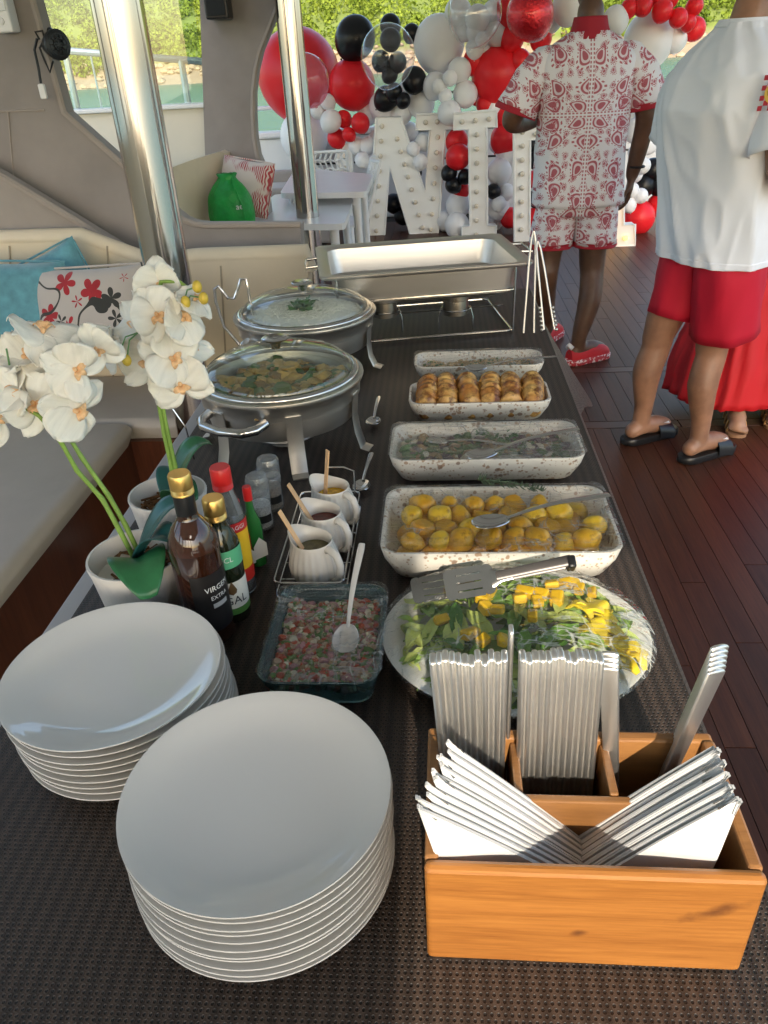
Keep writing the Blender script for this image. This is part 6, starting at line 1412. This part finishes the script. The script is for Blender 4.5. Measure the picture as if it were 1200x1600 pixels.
# sleeve badge: checkered flag with a round O, printed on the right sleeve
bd_ = bpy.data.objects.new('sleeve_badge', None); C.objects.link(bd_); bd_.parent = wm
ctr = at(1196, 150, 2.86); cl_ = Vector(W2(*ctr)); ax_ = Vector((.240, -.042, 1.335)); nr_ = Vector((.46, -.86, .22)).normalized()
bd_.location = ax_ + nr_ * .112; bd_.rotation_euler = nr_.to_track_quat('Z', 'Y').to_euler()
def badge(x0, x1, y0, y1, m, z=.0): 
    f_ = lambda u, v: (x0 + (x1 - x0) * u, y0 + (y1 - y0) * v, z - 5.0 * (x0 + (x1 - x0) * u) ** 2)
    return MB().grid(f_, 4, 4).build('badge_patch', m, bd_, 60)
rb, yb = mat('badge_red', (.5, .03, .05), .7), mat('badge_yellow', (.75, .50, .10), .7)
for i in range(6):
    for j in range(7):
        if (i + j) % 2 == 0: badge(-.045 + .016 * i, -.045 + .016 * (i + 1) - .001, -.05 + .014 * j, -.05 + .014 * (j + 1), rb, .002)
mb = MB(); mb.lathe([(.0001, .003), (.036, .003), (.036, .0036), (.0001, .0036)], 28); mb.v = [(p[0] * .9 + .0, p[1] * .9, p[2] - 5.0 * (p[0] * .9) ** 2) for p in mb.v]; mb.build('badge_disc', yb, bd_)
om = text_mesh('O', .062, black_print); 
for v in om.vertices: v.co.x += .0; v.co.z = .0046 - 5.0 * v.co.x ** 2
put('badge_letter', om, bd_)

# ---- woman in the long red dress beyond him
drs = mat('red_dress_cloth', (.50, .006, .012), .7, var=.05, vs=6); sk3 = skin_mat('light_brown_skin', (.36, .20, .125), None)
X2, Y2_ = 1.44, 3.56; wo = thing('person', 'woman in a long red dress half hidden behind the white T-shirt', 'person', (X2, Y2_, 0), R_(20))
mb = MB()
limb(mb, [(0, 0, .86), (0, 0, 1.02), (0, 0, 1.2), (0, 0, 1.33)], [.13, .105, .12, .09], 18); limb(mb, [(-.16, 0, 1.33), (0, 0, 1.36), (.16, 0, 1.33)], [.05, .065, .05]); limb(mb, [(0, 0, 1.36), (0, .01, 1.48)], [.05, .047]); head(mb, (0, -.02, 1.585), (0, -1, 0), .93)
for s in (-1, 1):
    limb(mb, [(s * .17, 0, 1.32), (s * .215, .02, 1.15), (s * .22, .01, 1.06), (s * .19, -.09, 1.0), (s * .12, -.18, 1.02)], [.044, .038, .034, .031, .024]); hand(mb, (s * .115, -.185, 1.02), (-s * .5, -.8, .1), (-s * .8, .4, 0), .9, .6, s)
    limb(mb, [(s * .08, 0, .84), (s * .08, 0, .48), (s * .08, -.02, .3), (s * .10 - .05, -.13, .09)], [.085, .056, .052, .032])
    foot(mb, (s * .10 - .04, -.12, .022), (-.55 + .0 * s, -.85))
put('body', voxel(mb, .009, sk3, 'body'), wo); eyes(wo, (0, -.02, 1.585), (0, -1, 0), eye_m); hair_cap(wo, (0, -.02, 1.585), (0, -1, 0))
garment([(-.02, -.02, .105, .37, .27), (-.02, -.01, .25, .33, .27), (-.01, 0, .5, .26, .22), (0, 0, .8, .175, .15), (0, 0, 1.0, .128, .125), (0, 0, 1.15, .142, .14), (0, 0, 1.26, .150, .13)], drs, 'dress', wo, .035, (5, 1.0), 4, n=96)
gld = mat('gold_strap', (.60, .36, .16), .3, .8)
for s in (-1, 1):
    h0 = Vector((s * .10 - .04, -.12, .0)); d = Vector((-.55, -.85, 0)).normalized(); sd_ = Vector((-d.y, d.x, 0))
    so_ = bpy.data.objects.new('sandal', None); C.objects.link(so_); so_.parent = wo; so_.location = h0 + d * .105; so_.rotation_euler = (0, 0, math.atan2(d.y, d.x))
    MB().loft([[(x, y * (.84 if x < 0 else 1), z) for x, y in rrect(.25, .086, .042, 5)] for z in (.005, .020)]).build('sole', mat('sandal_sole', (.28, .15, .08), .6), so_, 50)
    for x, hgt in ((.085, .045), (.045, .066), (-.01, .085), (-.075, .09)): MB().tube([(x, .042 * math.cos(q), .015 + hgt * math.sin(q)) for q in [PI * j / 12 for j in range(13)]], .005, 6).build('strap', gld, so_)

# ================================================================== which one is which: things that look alike are told apart by their place
ORD = ['', 'second', 'third', 'fourth', 'fifth', 'sixth', 'seventh', 'eighth', 'ninth', 'tenth', 'eleventh', 'twelfth', 'thirteenth', 'fourteenth', 'fifteenth'] + ['sixteenth', 'seventeenth', 'eighteenth', 'nineteenth', 'twentieth', 'twenty-first', 'twenty-second']
def scr(o):
    c = RM.transposed() @ (o.matrix_world.translation - CAMP); return c.x / c.z, c.y / c.z
bpy.context.view_layer.update()
same = {}
for o in C.objects:
    if o.parent is None and o.get('label'): same.setdefault(o['label'], []).append(o)
for lab, L in same.items():
    if len(L) < 2: continue
    cat = L[0].get('category')
    if cat == 'plate':
        L.sort(key=lambda o: -o.location.z)
        for i, o in enumerate(L): o['label'] = lab.replace('white plate in', 'white plate, %s from the top, in' % ORD[i + 1])
    elif cat == 'napkin':
        L.sort(key=lambda o: min(v.co.y for v in o.data.vertices))
        for i, o in enumerate(L): o['label'] = ('frontmost ' if i == 0 else 'rearmost ' if i == len(L) - 1 else '%s from the front, ' % ORD[i]) + lab
    elif cat in ('fork', 'knife', 'spoon') and len(L) > 4:
        if 'bunch' in L[0].get('group', ''): L.sort(key=lambda o: o.location.y); w_ = 'front'
        else: L.sort(key=lambda o: o.location.x); w_ = 'left'
        for i, o in enumerate(L): o['label'] = lab + ', ' + ('first' if i == 0 else ORD[i]) + ' from the ' + w_
    elif cat == 'potato':
        for o in L:
            x, y = o.location.x, o.location.y
            o['label'] = 'golden roast potato, %s layer, %s row, %s of the dish' % ('top' if o.location.z > TZ + .046 else 'lower', 'front' if y < 1.14 else 'middle' if y < 1.21 else 'back', 'left end' if x < -.01 else 'left part' if x < .07 else 'centre' if x < .13 else 'right part' if x < .20 else 'right end')
        P_ = {}
        for o in L: P_.setdefault(o['label'], []).append(o)
        for lb, Q in P_.items():
            if len(Q) > 1:
                Q.sort(key=lambda o: scr(o)[0])
                for i, o in enumerate(Q): o['label'] = lb + (', leftmost' if i == 0 else ', rightmost' if i == len(Q) - 1 else ', %s from left' % ORD[i])
    elif cat == 'mango':
        L.sort(key=lambda o: scr(o)[0])
        for i, o in enumerate(L): o['label'] = 'yellow mango cube on the green salad, %s from the left' % ('first' if i == 0 else ORD[i])
    else:
        L.sort(key=lambda o: scr(o)[0])
        for i, o in enumerate(L): o['label'] = lab + (', leftmost' if i == 0 else ', rightmost' if i == len(L) - 1 else ', %s from left' % ORD[i])
